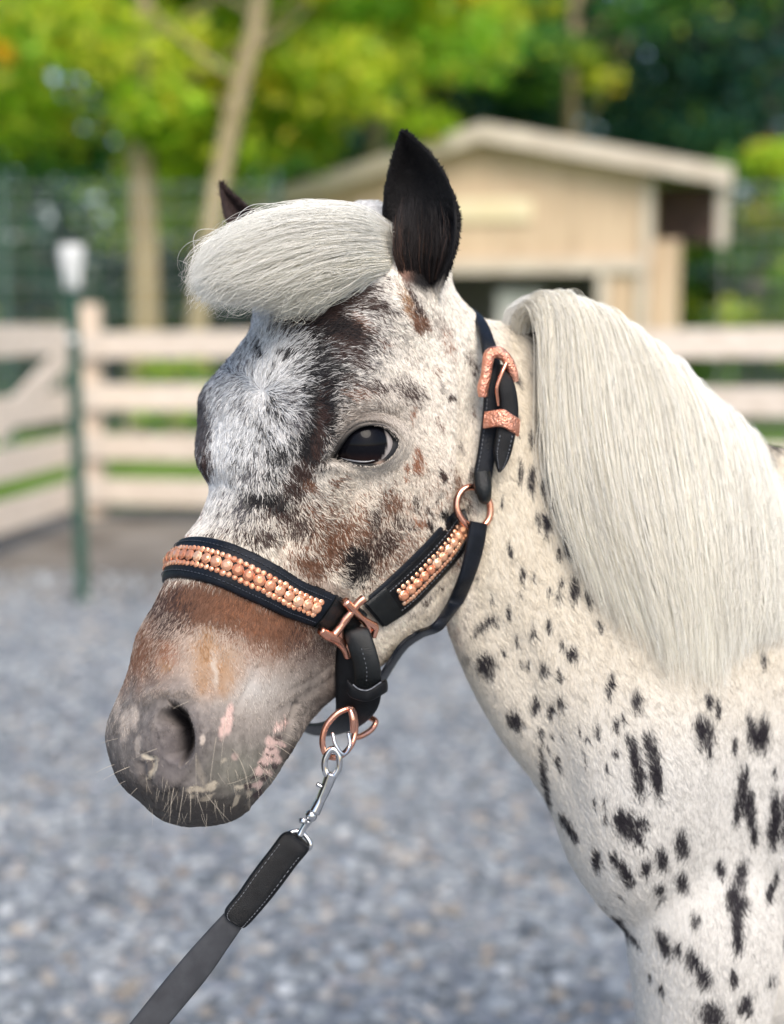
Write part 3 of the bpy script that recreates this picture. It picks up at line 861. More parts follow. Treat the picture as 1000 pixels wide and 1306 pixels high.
# ================================================================ the pony: short coat, forelock, mane, whiskers
def hair_mat(name, rough=.5, spec=.35, through=.12):
    m, n, l, b = new_mat(name)
    a = n.new('ShaderNodeAttribute'); a.attribute_name = 'tint'
    l.new(a.outputs['Color'], b.inputs['Base Color'])
    b.inputs['Roughness'].default_value = rough
    b.inputs['Specular IOR Level'].default_value = spec
    tr = n.new('ShaderNodeBsdfTranslucent'); l.new(a.outputs['Color'], tr.inputs['Color'])
    mx = n.new('ShaderNodeMixShader'); mx.inputs[0].default_value = through
    l.new(b.outputs[0], mx.inputs[1]); l.new(tr.outputs[0], mx.inputs[2]); l.new(mx.outputs[0], n['Material Output'].inputs['Surface'])
    return m
SC.cycles_curves.shape = 'RIBBONS'
SC.cycles_curves.subdivisions = 2
fur_mat = hair_mat('coat_hair', .55, .25)
long_mat = hair_mat('long_hair', .5, .3, .08)

flow = np.array([
 (320,460,-.3,-1),(337,470,.15,-1),(300,500,-1,0.1),(275,520,-.6,.8),(300,560,-.45,1),(330,525,-.2,1),(360,540,.5,.8),(372,500,1,.05),(370,450,.85,-.6),(410,430,1,-.35),(400,480,1,-.1),(330,420,.1,-1),(350,400,.4,-1),(430,480,.9,.1),
 (385,590,.1,1),(400,560,.1,1),(300,640,-.35,1),(260,660,-.6,1),(350,680,.15,1),(420,640,.6,.9),(480,640,.6,.8),(540,620,.4,.9),(580,560,.2,1),(590,480,.35,1),(550,430,.55,.8),(500,400,.9,.5),(470,370,.9,.2),(450,400,1,.05),(520,340,.3,.9),(560,380,.3,1),(600,430,.4,.9),
 (450,520,.9,-.1),(430,540,.5,-.2),(500,510,.85,.5),(520,560,.6,.9),(440,610,.7,.7),(450,700,.6,.8),(530,720,.6,.8),(480,800,.6,.8),(300,780,-.35,1),(220,820,-.5,1),(180,880,-.4,1),(250,860,.0,1),(350,820,.25,1),(400,860,.6,.8),(330,900,.3,1),(220,1000,0,1),(300,1000,.2,1),(400,910,.7,.7),
 (590,760,.2,1),(620,700,.15,1),(650,900,.35,1),(800,950,.25,1),(900,1100,.05,1),(860,1250,-.1,1),(700,1000,.3,1),(740,1120,.4,1),(680,560,.05,1),(680,800,.2,1),(535,230,0,-1),(1000,900,.1,1),(760,600,.3,1),(1200,900,1,.3),(1600,900,1,.3),(2000,900,.6,.8),(300,255,-.2,-1)], float)
def flow_at(uv):
    out = np.zeros((len(uv), 2))
    for i in range(0, len(uv), 40000):
        d2 = ((uv[i:i + 40000, None] - flow[None, :, :2]) ** 2).sum(-1) + 60
        wg = d2 ** -1.6
        dd = flow[:, 2:] / np.linalg.norm(flow[:, 2:], axis=1)[:, None]
        out[i:i + 40000] = wg @ dd / wg.sum(1)[:, None]
    return out / (np.linalg.norm(out, axis=1)[:, None] + 1e-9)
VIEW = np.array([0, CP, -SP]); RIGHT = np.array([1., 0, 0]); DOWN = np.array([0, -SP, -CP])

def sample_surface(me, count, dens):
    me.calc_loop_triangles()
    T = np.empty(len(me.loop_triangles) * 3, np.int32); me.loop_triangles.foreach_get('vertices', T); T = T.reshape(-1, 3)
    V, _ = mesh_np(me); N = tri_normals(me)
    A = np.linalg.norm(np.cross(V[T[:, 1]] - V[T[:, 0]], V[T[:, 2]] - V[T[:, 0]]), axis=1) / 2
    c = V[T].mean(1); nn = N[T].mean(1)
    w = A * dens(c, nn); w = np.maximum(w, 0)
    idx = rng.choice(len(T), count, p=w / w.sum())
    r1 = np.sqrt(rng.random(count)); r2 = rng.random(count)
    b = np.stack([1 - r1, r1 * (1 - r2), r1 * r2], -1)
    p = (V[T[idx]] * b[..., None]).sum(1); n = (N[T[idx]] * b[..., None]).sum(1)
    return p, n / (np.linalg.norm(n, axis=1)[:, None] + 1e-9)

def facing(c, n):
    return -((c - np.array(CAMP)) / np.linalg.norm(c - np.array(CAMP), axis=1)[:, None] * n).sum(1)

def eye_rr(q):
    dv_ = q[:, :2] - ac; ang = np.arctan2(dv_[:, 1], dv_[:, 0])
    r_ = np.interp(ang, aa[o_], np.linalg.norm(al, axis=1)[o_], period=2 * np.pi)
    return np.linalg.norm(dv_, axis=1) / r_

def dens_head(c, n):
    q = UVW(c); f = facing(c, n)
    neck = smooth01(q[:, 0] + .12 * (q[:, 1] - 600), 606, 640)
    hd = (1 - neck) * (q[:, 2] < 330) * (q[:, 1] < 1100)
    d = hd * np.where(f > -.25, 1.0, .12)
    muz = smooth01(q[:, 1] + .15 * (q[:, 0] - 200), 870, 920) * (q[:, 0] < 400)
    d *= 1 - .25 * muz
    d *= 1 - .62 * smooth01(q[:, 1], 915, 945) * (q[:, 0] < 400)
    d *= (eye_rr(q) > 1.3) | (q[:, 2] > 80)
    nX, nY, nR = nostril(q[:, :2])
    d *= np.where((nR < 1.0) & (q[:, 2] < 60), np.where(nX > 0, .05, .6), 1)
    return d
def dens_neck(c, n):
    q = UVW(c); f = facing(c, n)
    neck = np.maximum(smooth01(q[:, 0] + .12 * (q[:, 1] - 600), 600, 632), (q[:, 2] >= 330) * 1.0)
    vis = (q[:, 0] < 1060) & (q[:, 1] < 1380)
    return neck * np.where(vis, np.where(f > -.15, 1.0, .08), .05)

def fur(name, mesh, count, dens, length, lift, rad, mess, seed, extra=None, calm=1):
    p, n = sample_surface(mesh, count, dens)
    q = UVW(p)
    fl = flow_at(q[:, :2])
    wob = fbm(q, 22, seed, 2) * .42 + rng.normal(0, mess, count)
    cs, sn = np.cos(wob), np.sin(wob)
    fl = np.stack([fl[:, 0] * cs - fl[:, 1] * sn, fl[:, 0] * sn + fl[:, 1] * cs], -1)
    d = fl[:, :1] * RIGHT + fl[:, 1:] * DOWN
    f = d - n * (d * n).sum(1)[:, None]; f /= np.linalg.norm(f, axis=1)[:, None] + 1e-9
    side = np.cross(n, f)
    L = length(q) * K * rng.uniform(.65, 1.25, count)
    clump = fbm(q, 5, seed + 3, 1)
    NP = 4
    t = np.linspace(0, 1, NP)[None, :, None]
    lf = (lift(q) * (1 + .5 * clump) * rng.uniform(.6, 1.4, count))[:, None, None]
    bend = (rng.normal(0, .18, count) + clump * .25)[:, None, None]
    pts = p[:, None] + f[:, None] * (L[:, None, None] * t) + n[:, None] * (L[:, None, None] * (lf * t - lf * .75 * t * t)) + side[:, None] * (L[:, None, None] * bend * t * t)
    pts -= n[:, None] * (.4 * K)
    col = paint(q, rng.random(count))
    mzl = (q[:, 1] > 850) & (q[:, 0] < 400) & (q[:, 2] < 200)
    lum = rng.uniform(.70, 1.28, count) ** (np.where(mzl, 1.9, 1) * calm)
    col = col * lum[:, None]
    if extra is not None: col = extra(q, col)
    rr_ = rad(q)[:, None] * K * np.array([1, .95, .7, .15])[None]
    return hair_object(name, pts.reshape(-1, 3), np.full(count, NP), rr_.ravel(), np.clip(col, .004, .92), fur_mat, pony)

def len_head(q):
    u, v, w = q.T
    L = 11 + 7 * bumpf(u, v, 350, 450, 100, 90) + 6 * bumpf(u, v, 300, 620, 60, 90)
    mz = smooth01(v + .15 * (u - 200), 740, 900) * (u < 470)
    L = L * (1 - .58 * mz)
    L = L * (1 - .45 * bumpf(u, v, 467, 560, 58, 46))
    L += 7 * bumpf(u, v, 400, 920, 40, 26) + 5 * bumpf(u, v, 470, 850, 60, 30)
    return np.where((v < 372) & (u > 480), 7.5, L)
lift_h = lambda q: .32 + .14 * bumpf(q[:, 0], q[:, 1], 340, 440, 80, 80) - .12 * smooth01(q[:, 1], 700, 880)
rad_h = lambda q: .52 - .16 * smooth01(q[:, 1], 740, 900) * (q[:, 0] < 470)
fur('coat_hair', me, N_FUR, dens_head, len_head, lift_h, rad_h, .16, 41)
fur('neck_hair', me, N_FUR // 2, dens_neck, lambda q: 12 + 0 * q[:, 0], lambda q: .22 + 0 * q[:, 0], lambda q: .5 + 0 * q[:, 0], .10, 51, calm=.45)
# short hair on the lids
def dens_lid(c, n):
    q = UVW(c); r_ = eye_rr(q); return (r_ > 1.12) * 1.0
fur('eyelid_hair', lm, N_FUR // 30, dens_lid, lambda q: 3.5 + 2.5 * smooth01(eye_rr(q), 1.1, 1.6), lambda q: .22 + 0 * q[:, 0], lambda q: .38 + 0 * q[:, 0], .2, 61)

# ---- long hair between guide strands
def strands(name, guides, count, npt, rad, col, depth, clumps, curl, spread, seed, along=None, weight=None, wisp=.0, tipcut=.25, crossing=.5):
    g = np.array([spline(np.array(x, float), npt) for x in guides])
    if name.startswith('forelock'): g[..., 1] = 262 + (g[..., 1] - 262) * .93
    if name.startswith('forelock'): g = g + np.linspace(0, 1, npt)[None, :, None] ** .5 * np.array([7, 5, 0])        # (G, npt, 3) uvw
    r = np.random.default_rng(seed)
    G = len(g)
    cs = r.random(clumps); ce = np.array([r.normal(0, 1, clumps), r.normal(0, 1, clumps)]).T
    s = r.random(count) if weight is None else weight(r, count)
    cs.sort()
    pick = np.clip(np.searchsorted(cs, s) + r.integers(-1, 2, count), 0, clumps - 1)
    t = np.linspace(0, 1, npt)
    pull = .75 * t ** 1.3
    s_t = s[:, None] * (1 - pull) + cs[pick][:, None] * pull + r.normal(0, .010, count)[:, None] * t
    x = np.clip(s_t, 0, 1) * (G - 1); i = np.minimum(x.astype(int), G - 2); fr = (x - i)[..., None]
    ti = np.arange(npt)[None].repeat(count, 0)
    # smooth blend across guides
    im = np.maximum(i - 1, 0); ip = np.minimum(i + 2, G - 1)
    p0, p1, p2, p3 = g[im, ti], g[i, ti], g[i + 1, ti], g[ip, ti]
    base = .5 * ((2 * p1) + (-p0 + p2) * fr + (2 * p0 - 5 * p1 + 4 * p2 - p3) * fr ** 2 + (-p0 + 3 * p1 - 3 * p2 + p3) * fr ** 3)
    cross = r.uniform(-1, 1, (count, 3)) * np.array([spread, spread, depth]) * .75
    off = r.uniform(-1, 1, (count, 3)) * np.array([spread, spread * .8, depth]) * .55 + np.concatenate([ce[pick], ce[pick][:, :1]], 1) * np.array([spread, spread, depth]) * .33
    env = (.35 + .65 * np.sin(np.pi * np.clip(t * .75 + .12, 0, 1)))[None, :, None]
    pts = base + off[:, None] * env + cross[:, None] * ((t - .12) * np.clip(t * 6, 0, 1))[None, :, None] * crossing
    ph = r.uniform(0, 6.28, (clumps, 3)); am = r.uniform(.4, 1.2, clumps) * curl
    fq = r.uniform(1.2, 2.8, clumps)
    wob = np.stack([np.sin(t[None] * 6.28 * fq[pick][:, None] + ph[pick][:, k][:, None]) for k in range(3)], -1) * (am[pick][:, None] * t[None])[..., None]
    own = np.stack([np.sin(t[None] * 6.28 * r.uniform(1.5, 4.5, count)[:, None] + r.uniform(0, 6.28, count)[:, None]) for k in range(3)], -1) * (r.uniform(.1, .6, count)[:, None] * curl * t[None])[..., None]
    stray = (r.random(count) < .06)[:, None, None] * own * 3
    pts = pts + wob + own + stray
    cut = 1 - tipcut * (.45 * r.random(count) ** 1.15 + .55 * r.random(clumps)[pick] ** 1.3)
    # shorten strands by resampling
    xx = cut[:, None] * t[None] * (npt - 1); j = np.minimum(xx.astype(int), npt - 2); f2 = (xx - j)[..., None]
    ar = np.arange(count)[:, None]
    pts = pts[ar, j] * (1 - f2) + pts[ar, j + 1] * f2
    W = H(pts.reshape(-1, 3))
    rr_ = rad * K * r.uniform(.7, 1.2, count)[:, None] * np.interp(t, [0, .1, .8, 1], [.8, 1, .8, .2])[None]
    return hair_object(name, W, np.full(count, npt), rr_.ravel(), np.clip(col(r, count, s, ce[pick][:, 0], pts), .01, .92), long_mat, pony), g

def hair_mass(name, g, thick, color, shrink=.0):
    """the dense inside of a lock: closed shell that follows the guides"""
    s = np.linspace(0, 1, 60); G = len(g)
    g2 = spline(g, 60)                                                     # across guides
    n2 = g2.shape[1]; tt = np.linspace(0, 1, n2)
    edge = np.sin(np.pi * np.clip(s, .0, 1)) ** .5
    mid = g2
    th = thick * (edge[:, None] * np.sin(np.pi * np.clip(tt * .9 + .06, 0, 1))[None] ** .6)
    nz = fbm(mid.reshape(-1, 3) * [1, .25, 1], 18, 3).reshape(mid.shape[:2]) * 3
    f = mid.copy(); f[..., 2] -= th + nz * edge[:, None]
    b = mid.copy(); b[..., 2] += th
    rings = np.concatenate([f.transpose(1, 0, 2), b.transpose(1, 0, 2)[:, ::-1]], 1)
    Vv, F = loft(H(rings))
    m_ = mesh_from(name, Vv, F)
    bm = bmesh.new(); bm.from_mesh(m_); bmesh.ops.recalc_face_normals(bm, faces=bm.faces[:]); bm.to_mesh(m_); bm.free()
    m = mat_noise(name + '_inner', tuple(np.array(color) * .8), color, scale=60, rough=.8, bump=.6, bscale=300, stretch=(3, 3, .4))
    return link(name, m_, m, pony)

def surf_w(u, v, default):
    h_, n_ = hit(u, v, skin)
    if h_ is None: return default
    return float(UVW(np.array(h_)[None])[0, 2])

# forelock: roots between the ears, swept over the brow to the far side
FG = [
 [(494,296,170),(458,276,140),(405,276,130),(345,290,110),(292,316,90),(258,350,80)],
 [(496,296,125),(450,272,55),(385,270,15),(318,290,0),(266,326,0),(246,362,10)],
 [(498,304,122),(448,284,30),(380,288,-8),(308,310,-18),(260,344,-12),(248,374,0)],
 [(500,312,120),(446,304,20),(374,314,-14),(308,338,-20),(264,362,-12),(252,382,5)],
 [(502,328,118),(450,322,22),(384,340,-6),(326,360,-8),(290,374,0),(268,386,12)],
 [(504,338,112),(456,342,32),(404,350,8),(358,366,5),(328,378,14),(302,386,22)],
 [(502,342,108),(466,344,46),(426,358,30),(390,372,28),(362,384,32),(338,394,44)],
 [(492,346,100),(466,352,62),(436,366,50),(404,382,48),(376,396,50),(356,406,58)],
]
def col_forelock(r, n, s, ce, pts):
    base = np.array([.92, .90, .83])[None] * r.uniform(.88, 1.06, n)[:, None]
    yel = (np.clip((s - .35) * 1.6, 0, 1) * r.random(n))[:, None]
    base = base + (np.array([.80, .74, .55]) - base) * yel * .55
    return base * (1 + .07 * ce[:, None])
def wt_f(r, n): return r.random(n)
fo, fg = strands('forelock', FG, 16000, 16, .32, col_forelock, 36, 900, 7.0, 14, 71, tipcut=.5, crossing=1.5)
hair_mass('forelock_inner', fg[1:-1, 1:10], 11, (.86, .85, .81))
# fine frizz standing off the forelock
fr_, _ = strands('forelock_frizz', FG, 10500, 22, .26, col_forelock, 40, 2200, 11, 11, 72, tipcut=.5, crossing=2.2)

# mane
crest = lambda u: np.interp(u, [600, 670, 760, 850, 930, 1000, 1080, 1200], [205, 228, 262, 290, 330, 370, 420, 480])
MG0 = [
 [(664,436),(668,404),(688,390),(699,420),(701,470),(704,540),(708,600),(722,670),(742,730)],
 [(672,428),(684,394),(706,386),(718,425),(722,500),(730,580),(744,660),(766,730),(792,812)],
 [(700,412),(714,388),(738,396),(752,450),(760,530),(772,610),(792,690),(818,770),(846,860)],
 [(735,420),(756,398),(778,416),(796,480),(808,560),(822,640),(842,720),(860,800),(868,880)],
 [(780,440),(800,424),(824,450),(846,510),(860,590),(872,660),(882,730),(892,800),(896,886)],
 [(830,470),(850,460),(870,494),(892,550),(906,620),(914,690),(920,760),(924,820),(924,880)],
 [(878,505),(896,505),(916,542),(934,600),(944,660),(950,720),(952,770),(950,800),(948,840)],
 [(915,535),(934,540),(954,586),(968,640),(976,690),(980,740),(980,775),(978,800),(974,830)],
 [(945,552),(962,566),(980,616),(994,670),(1002,720),(1004,750),(1004,775),(1002,800),(1000,820)],
]
MG = []
for g_ in MG0:
    row = []
    for k, (u_, v_) in enumerate(g_):
        cw = float(crest(u_))
        if k == 0: w_ = cw + 6
        elif k == 1: w_ = cw - 12
        else:
            w_ = surf_w(u_, v_, cw - 30)
            w_ = min(w_, cw - 20 if k == 2 else w_) - (26 if k > 3 else 20) + (10 if k > 6 else 0)
        row.append([u_, v_, w_])
    row = np.array(row); row[2:-1, 2] = (row[1:-2, 2] + 2 * row[2:-1, 2] + row[3:, 2]) / 4
    MG.append(row)
def col_mane(r, n, s, ce, pts):
    v = pts[:, 8, 1]
    base = np.array([.92, .895, .82])[None] * r.uniform(.9, 1.04, n)[:, None]
    base = base + (np.array([.86, .79, .62]) - base) * (np.clip(r.random(n) * 1.1 - .15, 0, 1) * np.clip(1.2 - s, .2, 1))[:, None] * .7
    return base * (1 + .09 * ce[:, None])
mo, mg = strands('mane', MG, 46000, 20, .36, col_mane, 18, 900, 4.2, 15, 81, tipcut=.62, crossing=1.0, weight=lambda r, n: np.clip((r.beta(1.25, 1.25, n)), 0, 1))
hair_mass('mane_inner', mg[1:-1, 1:9], 8, (.84, .815, .74))
mf, _ = strands('mane_flyaway', MG[1:], 3500, 24, .28, col_mane, 24, 2500, 8, 15, 82, tipcut=.6, crossing=1.8)
# long thin hair standing off the crest, out of focus against the shed
crest_g = [[(644,436,236),(645,410,228),(656,391,220),(678,381,214),(704,387,212)], [(652,434,234),(655,413,226),(666,396,218),(686,387,212),(714,396,210)]]
strands('mane_front', crest_g, 420, 12, .4, (lambda r, n, s, ce, pts: np.array([.85, .84, .80])[None] * r.uniform(.85, 1.05, n)[:, None]), 12, 90, 3, 7, 83)

# hair inside the near ear
EG = [[(512,356,92),(506,325,70),(503,290,66),(506,250,70)], [(528,362,110),(524,330,90),(522,290,84),(526,240,86)], [(546,362,112),(546,330,96),(550,290,88),(548,250,88)], [(558,352,100),(566,325,82),(570,295,76),(566,262,78)]]
def col_ear(r, n, s, ce, pts):
    c = np.array([.016, .013, .013])[None] * r.uniform(.5, 2.2, n)[:, None]
    tan = ((r.random(n) < .05 + .3 * (s < .2))[:, None])
    return np.where(tan, np.array([.10, .055, .04])[None] * r.uniform(.4, 1.2, n)[:, None], c)
strands('ear_hair', EG, 420, 10, .26, col_ear, 10, 120, 3, 7, 91, tipcut=.6, crossing=1.2)
# whiskers 
wh_p = []; wh_c = []; wh_r = []
wr = random.Random(12)
def whisker(u, v, du, dv, L, bend, rad=.30):
    h_, n_ = hit(u, v, skin)
    if h_ is None: return
    n_ = np.array(n_); p = np.array(h_)
    d = RIGHT * du + DOWN * dv; d /= np.linalg.norm(d)
    d = d + n_ * .45; d /= np.linalg.norm(d)
    sd = np.cross(d, VIEW); sd /= np.linalg.norm(sd)
    for k in range(9):
        t = k / 8
        wh_p.append(p + d * (L * K * t) + sd * (bend * L * K * t * t) + DOWN * (.12 * L * K * t * t))
        wh_r.append(rad * K * (1 - .75 * t))
    wh_c.append(9)
for a_ in [(222,1004,-.25,1,42,.1),(228,1006,-.1,1,40,-.12),(234,1004,.1,1,46,-.1),(242,1006,.25,1,36,-.1),(250,1012,.55,1,40,0),(262,1012,.9,.8,44,.15),(215,1010,-.2,1,24,.1),
           (274,1020,.3,1,30,.2),(290,1000,1,-.5,50,.35),(312,1000,.7,-.4,40,.4),(300,960,.5,1,66,-.45),(296,955,.6,.9,60,-.5),(318,975,.4,1,42,-.35),(330,960,.7,.8,30,-.2),
           (276,940,-.5,1,70,.05),(290,905,-.45,1,62,.05),(250,960,.2,1,40,0),(150,942,-1,.2,22,0),(146,975,-1,.3,24,0),(165,978,-1,.35,34,0),(160,996,-1,.4,22,0),(175,1005,-.8,.7,18,0),
           (352,942,.9,.35,30,-.1),(350,950,.9,.5,28,-.1),(345,962,.8,.6,30,0),(362,935,.9,.6,26,0),(336,985,.8,.6,26,.1),(240,895,-.8,.25,20,0),(200,955,-1,.2,30,0),(205,870,-.6,.8,18,0),(236,975,.9,-.35,26,0)]:
    whisker(*a_)
for k in range(60):
    u_ = wr.uniform(185, 350); v_ = wr.uniform(985, 1040) - max(0, (u_ - 280)) * .55
    whisker(u_, v_, wr.uniform(-.4, .7), 1, wr.uniform(8, 22), wr.uniform(-.4, .4), .2)
for k in range(16):
    whisker(wr.uniform(420, 505), wr.uniform(596, 606), wr.uniform(-.3, .5), 1, wr.uniform(8, 16), wr.uniform(-.3, .3), .16)
wc = np.array([[.50, .44, .36]] * len(wh_c)) * rng.uniform(.6, 1.2, len(wh_c))[:, None]
hair_object('whiskers', np.array(wh_p), wh_c, wh_r, np.clip(wc, 0, .9), long_mat, pony)
# lashes along the upper lid
lp = []; lrad = []; lcn = []
up = spline(np.array([(440,556,0),(450,547,0),(462,542,0),(478,541,0),(491,546,0),(500,555,0)]), 60)
for k in range(60):
    u_, v_ = up[k, :2]; dr = Vector(P(u_, v_ - 1, 1.0)) - CAMP; dr.normalize()
    oc = CAMP - EC; b_ = oc.dot(dr); c_ = oc.dot(oc) - (ER * 1.1) ** 2; disc = max(b_ * b_ - c_, 0)
    p0 = np.array(CAMP + dr * (-b_ - math.sqrt(disc)))
    d = RIGHT * ((u_ - 468) / 60 - .25) + DOWN * .55 - VIEW * .8; d /= np.linalg.norm(d)
    L = wr.uniform(9, 15) * K
    for j in range(6):
        t = j / 5
        lp.append(p0 + d * L * t - DOWN * (.35 * L * t * t)); lrad.append(.30 * K * (1 - .8 * t))
    lcn.append(6)
lc_ = np.where(np.array([wr.random() < .5 for _ in lcn])[:, None], np.array([[.35, .32, .28]]), np.array([[.03, .025, .025]]))
hair_object('eyelashes', np.array(lp), lcn, lrad, lc_, long_mat, pony)
bpy.context.view_layer.update()
# ================================================================ halter and lead
def leather(name, c1, c2, rough=.36):
    return mat_noise(name, c1, c2, scale=120, rough=rough, bump=.35, bscale=1500, spec=.22, coat=0)
leather_m = leather('black_leather', (.003, .0034, .0045), (.006, .007, .009), .36)
navy_m = leather('blue_black_leather', (.004, .006, .010), (.008, .011, .018), .38)
suede_m = mat_noise('worn_leather_back', (.030, .032, .038), (.044, .047, .054), scale=60, rough=.7, bump=.25, bscale=1800, spec=.3)
stitch_m = mat_noise('stitch_thread', (.10, .11, .13), (.20, .21, .23), scale=300, rough=.8)
stitchd_m = mat_noise('dark_stitch_thread', (.02, .025, .04), (.05, .06, .08), scale=300, rough=.7)
copper_m = mat_noise('rose_gold_metal', (.80, .36, .24), (.95, .50, .36), scale=60, rough=.20, metallic=1, bump=.08, bscale=700)
tooled_m = mat_noise('tooled_rose_gold', (.85, .34, .22), (1.0, .52, .38), scale=240, rough=.30, metallic=1, bump=1.0, bscale=520)
chrome_m = mat_noise('chrome_metal', (.55, .56, .58), (.75, .76, .78), scale=90, rough=.10, metallic=1)
def gem_mat():
    m, n, l, b = new_mat('peach_crystal')
    oi = n.new('ShaderNodeObjectInfo'); r = n.new('ShaderNodeValToRGB')
    e = r.color_ramp.elements; e[0].color = (.50, .15, .08, 1); e[1].color = (1.0, .74, .52, 1)
    x = e.new(.5); x.color = (.88, .40, .22, 1)
    tc = n.new('ShaderNodeTexCoord'); vz = n.new('ShaderNodeTexVoronoi'); vz.inputs['Scale'].default_value = 420
    l.new(tc.outputs['Object'], vz.inputs['Vector'])
    mx = n.new('ShaderNodeMath'); mx.operation = 'ADD'
    ml = n.new('ShaderNodeMath'); ml.operation = 'MULTIPLY'; ml.inputs[1].default_value = .5
    sc = n.new('ShaderNodeSeparateColor'); l.new(vz.outputs['Color'], sc.inputs[0]); l.new(sc.outputs[0], ml.inputs[0])
    m2 = n.new('ShaderNodeMath'); m2.operation = 'MULTIPLY'; m2.inputs[1].default_value = .5; l.new(oi.outputs['Random'], m2.inputs[0])
    l.new(ml.outputs[0], mx.inputs[0]); l.new(m2.outputs[0], mx.inputs[1])
    l.new(mx.outputs[0], r.inputs['Fac']); l.new(r.outputs['Color'], b.inputs['Base Color'])
    b.inputs['Metallic'].default_value = .55; b.inputs['Roughness'].default_value = .16; b.inputs['Coat Weight'].default_value = .5; b.inputs['Coat Roughness'].default_value = .03
    return m
gem_m = gem_mat()
gloss_m = leather('glossy_black_leather', (.003, .004, .0045), (.006, .008, .009), .26)
gloss_m.node_tree.nodes['Principled BSDF'].inputs['Specular IOR Level'].default_value = .42

def surf(u, v, prev=None):
    h_, n_ = hit(u, v, skin)
    if h_ is None: return None
    return np.array(h_), np.array(n_)

class Strap:
    """a band lying on the pony between two edge lines; pos(t, a) and nrm(t) give points for things fixed on it"""
    def __init__(s, A, B, off=4, th=5, n=60, ws=None, smooth=8, view_mix=.45):
        if ws is None:
            EA = spline(np.array(A, float), n); EB = spline(np.array(B, float), n)
            Pa, Pb, Nn = [], [], []
            for a, b in zip(EA, EB):
                ha, hb, hm = surf(*a), surf(*b), surf(*((a + b) / 2))
                Pa.append(ha[0] if ha else [np.nan] * 3); Pb.append(hb[0] if hb else [np.nan] * 3)
                nn = [h[1] for h in (ha, hb, hm) if h]
                Nn.append(np.mean(nn, 0) if nn else [np.nan] * 3)
            # depth smoothed along the strap, the pixel position kept
            def fix(E_, P_):
                P_ = np.array(P_, float); w = np.full(n, np.nan)
                ok = ~np.isnan(P_[:, 0]); w[ok] = UVW(P_[ok])[:, 2]
                w = np.interp(np.arange(n), np.arange(n)[ok], w[ok])
                for _ in range(smooth):
                    w[1:-1] = (w[:-2] + w[1:-1] * 2 + w[2:]) / 4
                return np.concatenate([E_, w[:, None]], 1)
            s.A = H(fix(EA, Pa)); s.B = H(fix(EB, Pb))
        else:
            s.A = spline(H(np.array(A, float)), n); s.B = spline(H(np.array(B, float)), n)
        s.finish(off, th, view_mix)
    def finish(s, off, th, view_mix=0.0, N=None):
        s.n = len(s.A)
        T = np.gradient((s.A + s.B) / 2, axis=0)
        W = s.B - s.A
        Nn = np.cross(T, W); Nn /= np.linalg.norm(Nn, axis=1)[:, None] + 1e-12
        if N is None:
            sg = np.sign((Nn @ -VIEW).mean()); Nn = Nn * sg
        else:
            Nn = Nn * np.sign((Nn * N).sum(1))[:, None]
        Nn = Nn * (1 - view_mix) - VIEW * view_mix; Nn /= np.linalg.norm(Nn, axis=1)[:, None]
        s.N = Nn; s.off = off * K; s.th = th * K
    def even(s, t0, t1, count):
        tt = np.linspace(t0, t1, 200); p = np.array([s.pos(t, 0)[0] for t in tt])
        L = np.concatenate([[0], np.cumsum(np.linalg.norm(np.diff(p, axis=0), axis=1))])
        return np.interp(np.linspace(0, L[-1], count), L, tt)
    def pos(s, t, a, lift=0.0):
        x = np.clip(t, 0, 1) * (s.n - 1); i = min(int(x), s.n - 2); f = x - i
        A = s.A[i] * (1 - f) + s.A[i + 1] * f; B = s.B[i] * (1 - f) + s.B[i + 1] * f; Nn = s.N[i] * (1 - f) + s.N[i + 1] * f
        Nn /= np.linalg.norm(Nn)
        return A * (1 - a) / 2 + B * (1 + a) / 2 + Nn * (s.off + s.th + lift * K), Nn
    def mesh(s, name, mat, parent, pad=0, a0=-1, a1=1, t0=0, t1=1, lift=0, th=None, rounded=.6):
        th = s.th if th is None else th * K
        av = np.array([a0, a0 + (a1 - a0) * .03, a0 + (a1 - a0) * .10, a0 + (a1 - a0) * .3, (a0 + a1) / 2, a0 + (a1 - a0) * .7, a0 + (a1 - a0) * .90, a0 + (a1 - a0) * .97, a1])
        prof = np.array([.35, .78, 1, 1 + pad * .8, 1 + pad, 1 + pad * .8, 1, .78, .35])
        rings = []
        for t in np.linspace(t0, t1, max(8, int(s.n * (t1 - t0)))):
            top = []; bot = []
            for a, p in zip(av, prof):
                q, Nn = s.pos(t, a, lift)
                q = q - Nn * (s.th)
                top.append(q + Nn * th * p); bot.append(q - Nn * (0))
            rings.append(top + bot[::-1])
        # rounded ends
        rings = np.array(rings)
        c0, c1 = rings[0].mean(0), rings[-1].mean(0)
        Vv, F = loft(rings)
        mb = MB(); mb.add(Vv, F); o = mb.build(name, mat, parent)
        return shade_auto(o, 50)
    def stitches(s, a, t0, t1, count, L=5.0, rad=.8, lift=.3, mat=None, parent=None, name='stitching'):
        mb = MB()
        for k in range(count):
            t = t0 + (t1 - t0) * (k + .5) / count
            dt = (t1 - t0) / count * .32
            p0, n0_ = s.pos(t - dt, a, lift); p1, _ = s.pos(t + dt, a, lift)
            m_, _ = s.pos(t, a, lift + .6)
            mb.tube([p0, m_, p1], [rad * K * .6, rad * K, rad * K * .6], 5)
        o = mb.build(name, mat or stitchd_m, parent); o['kind'] = 'stuff'
        return o

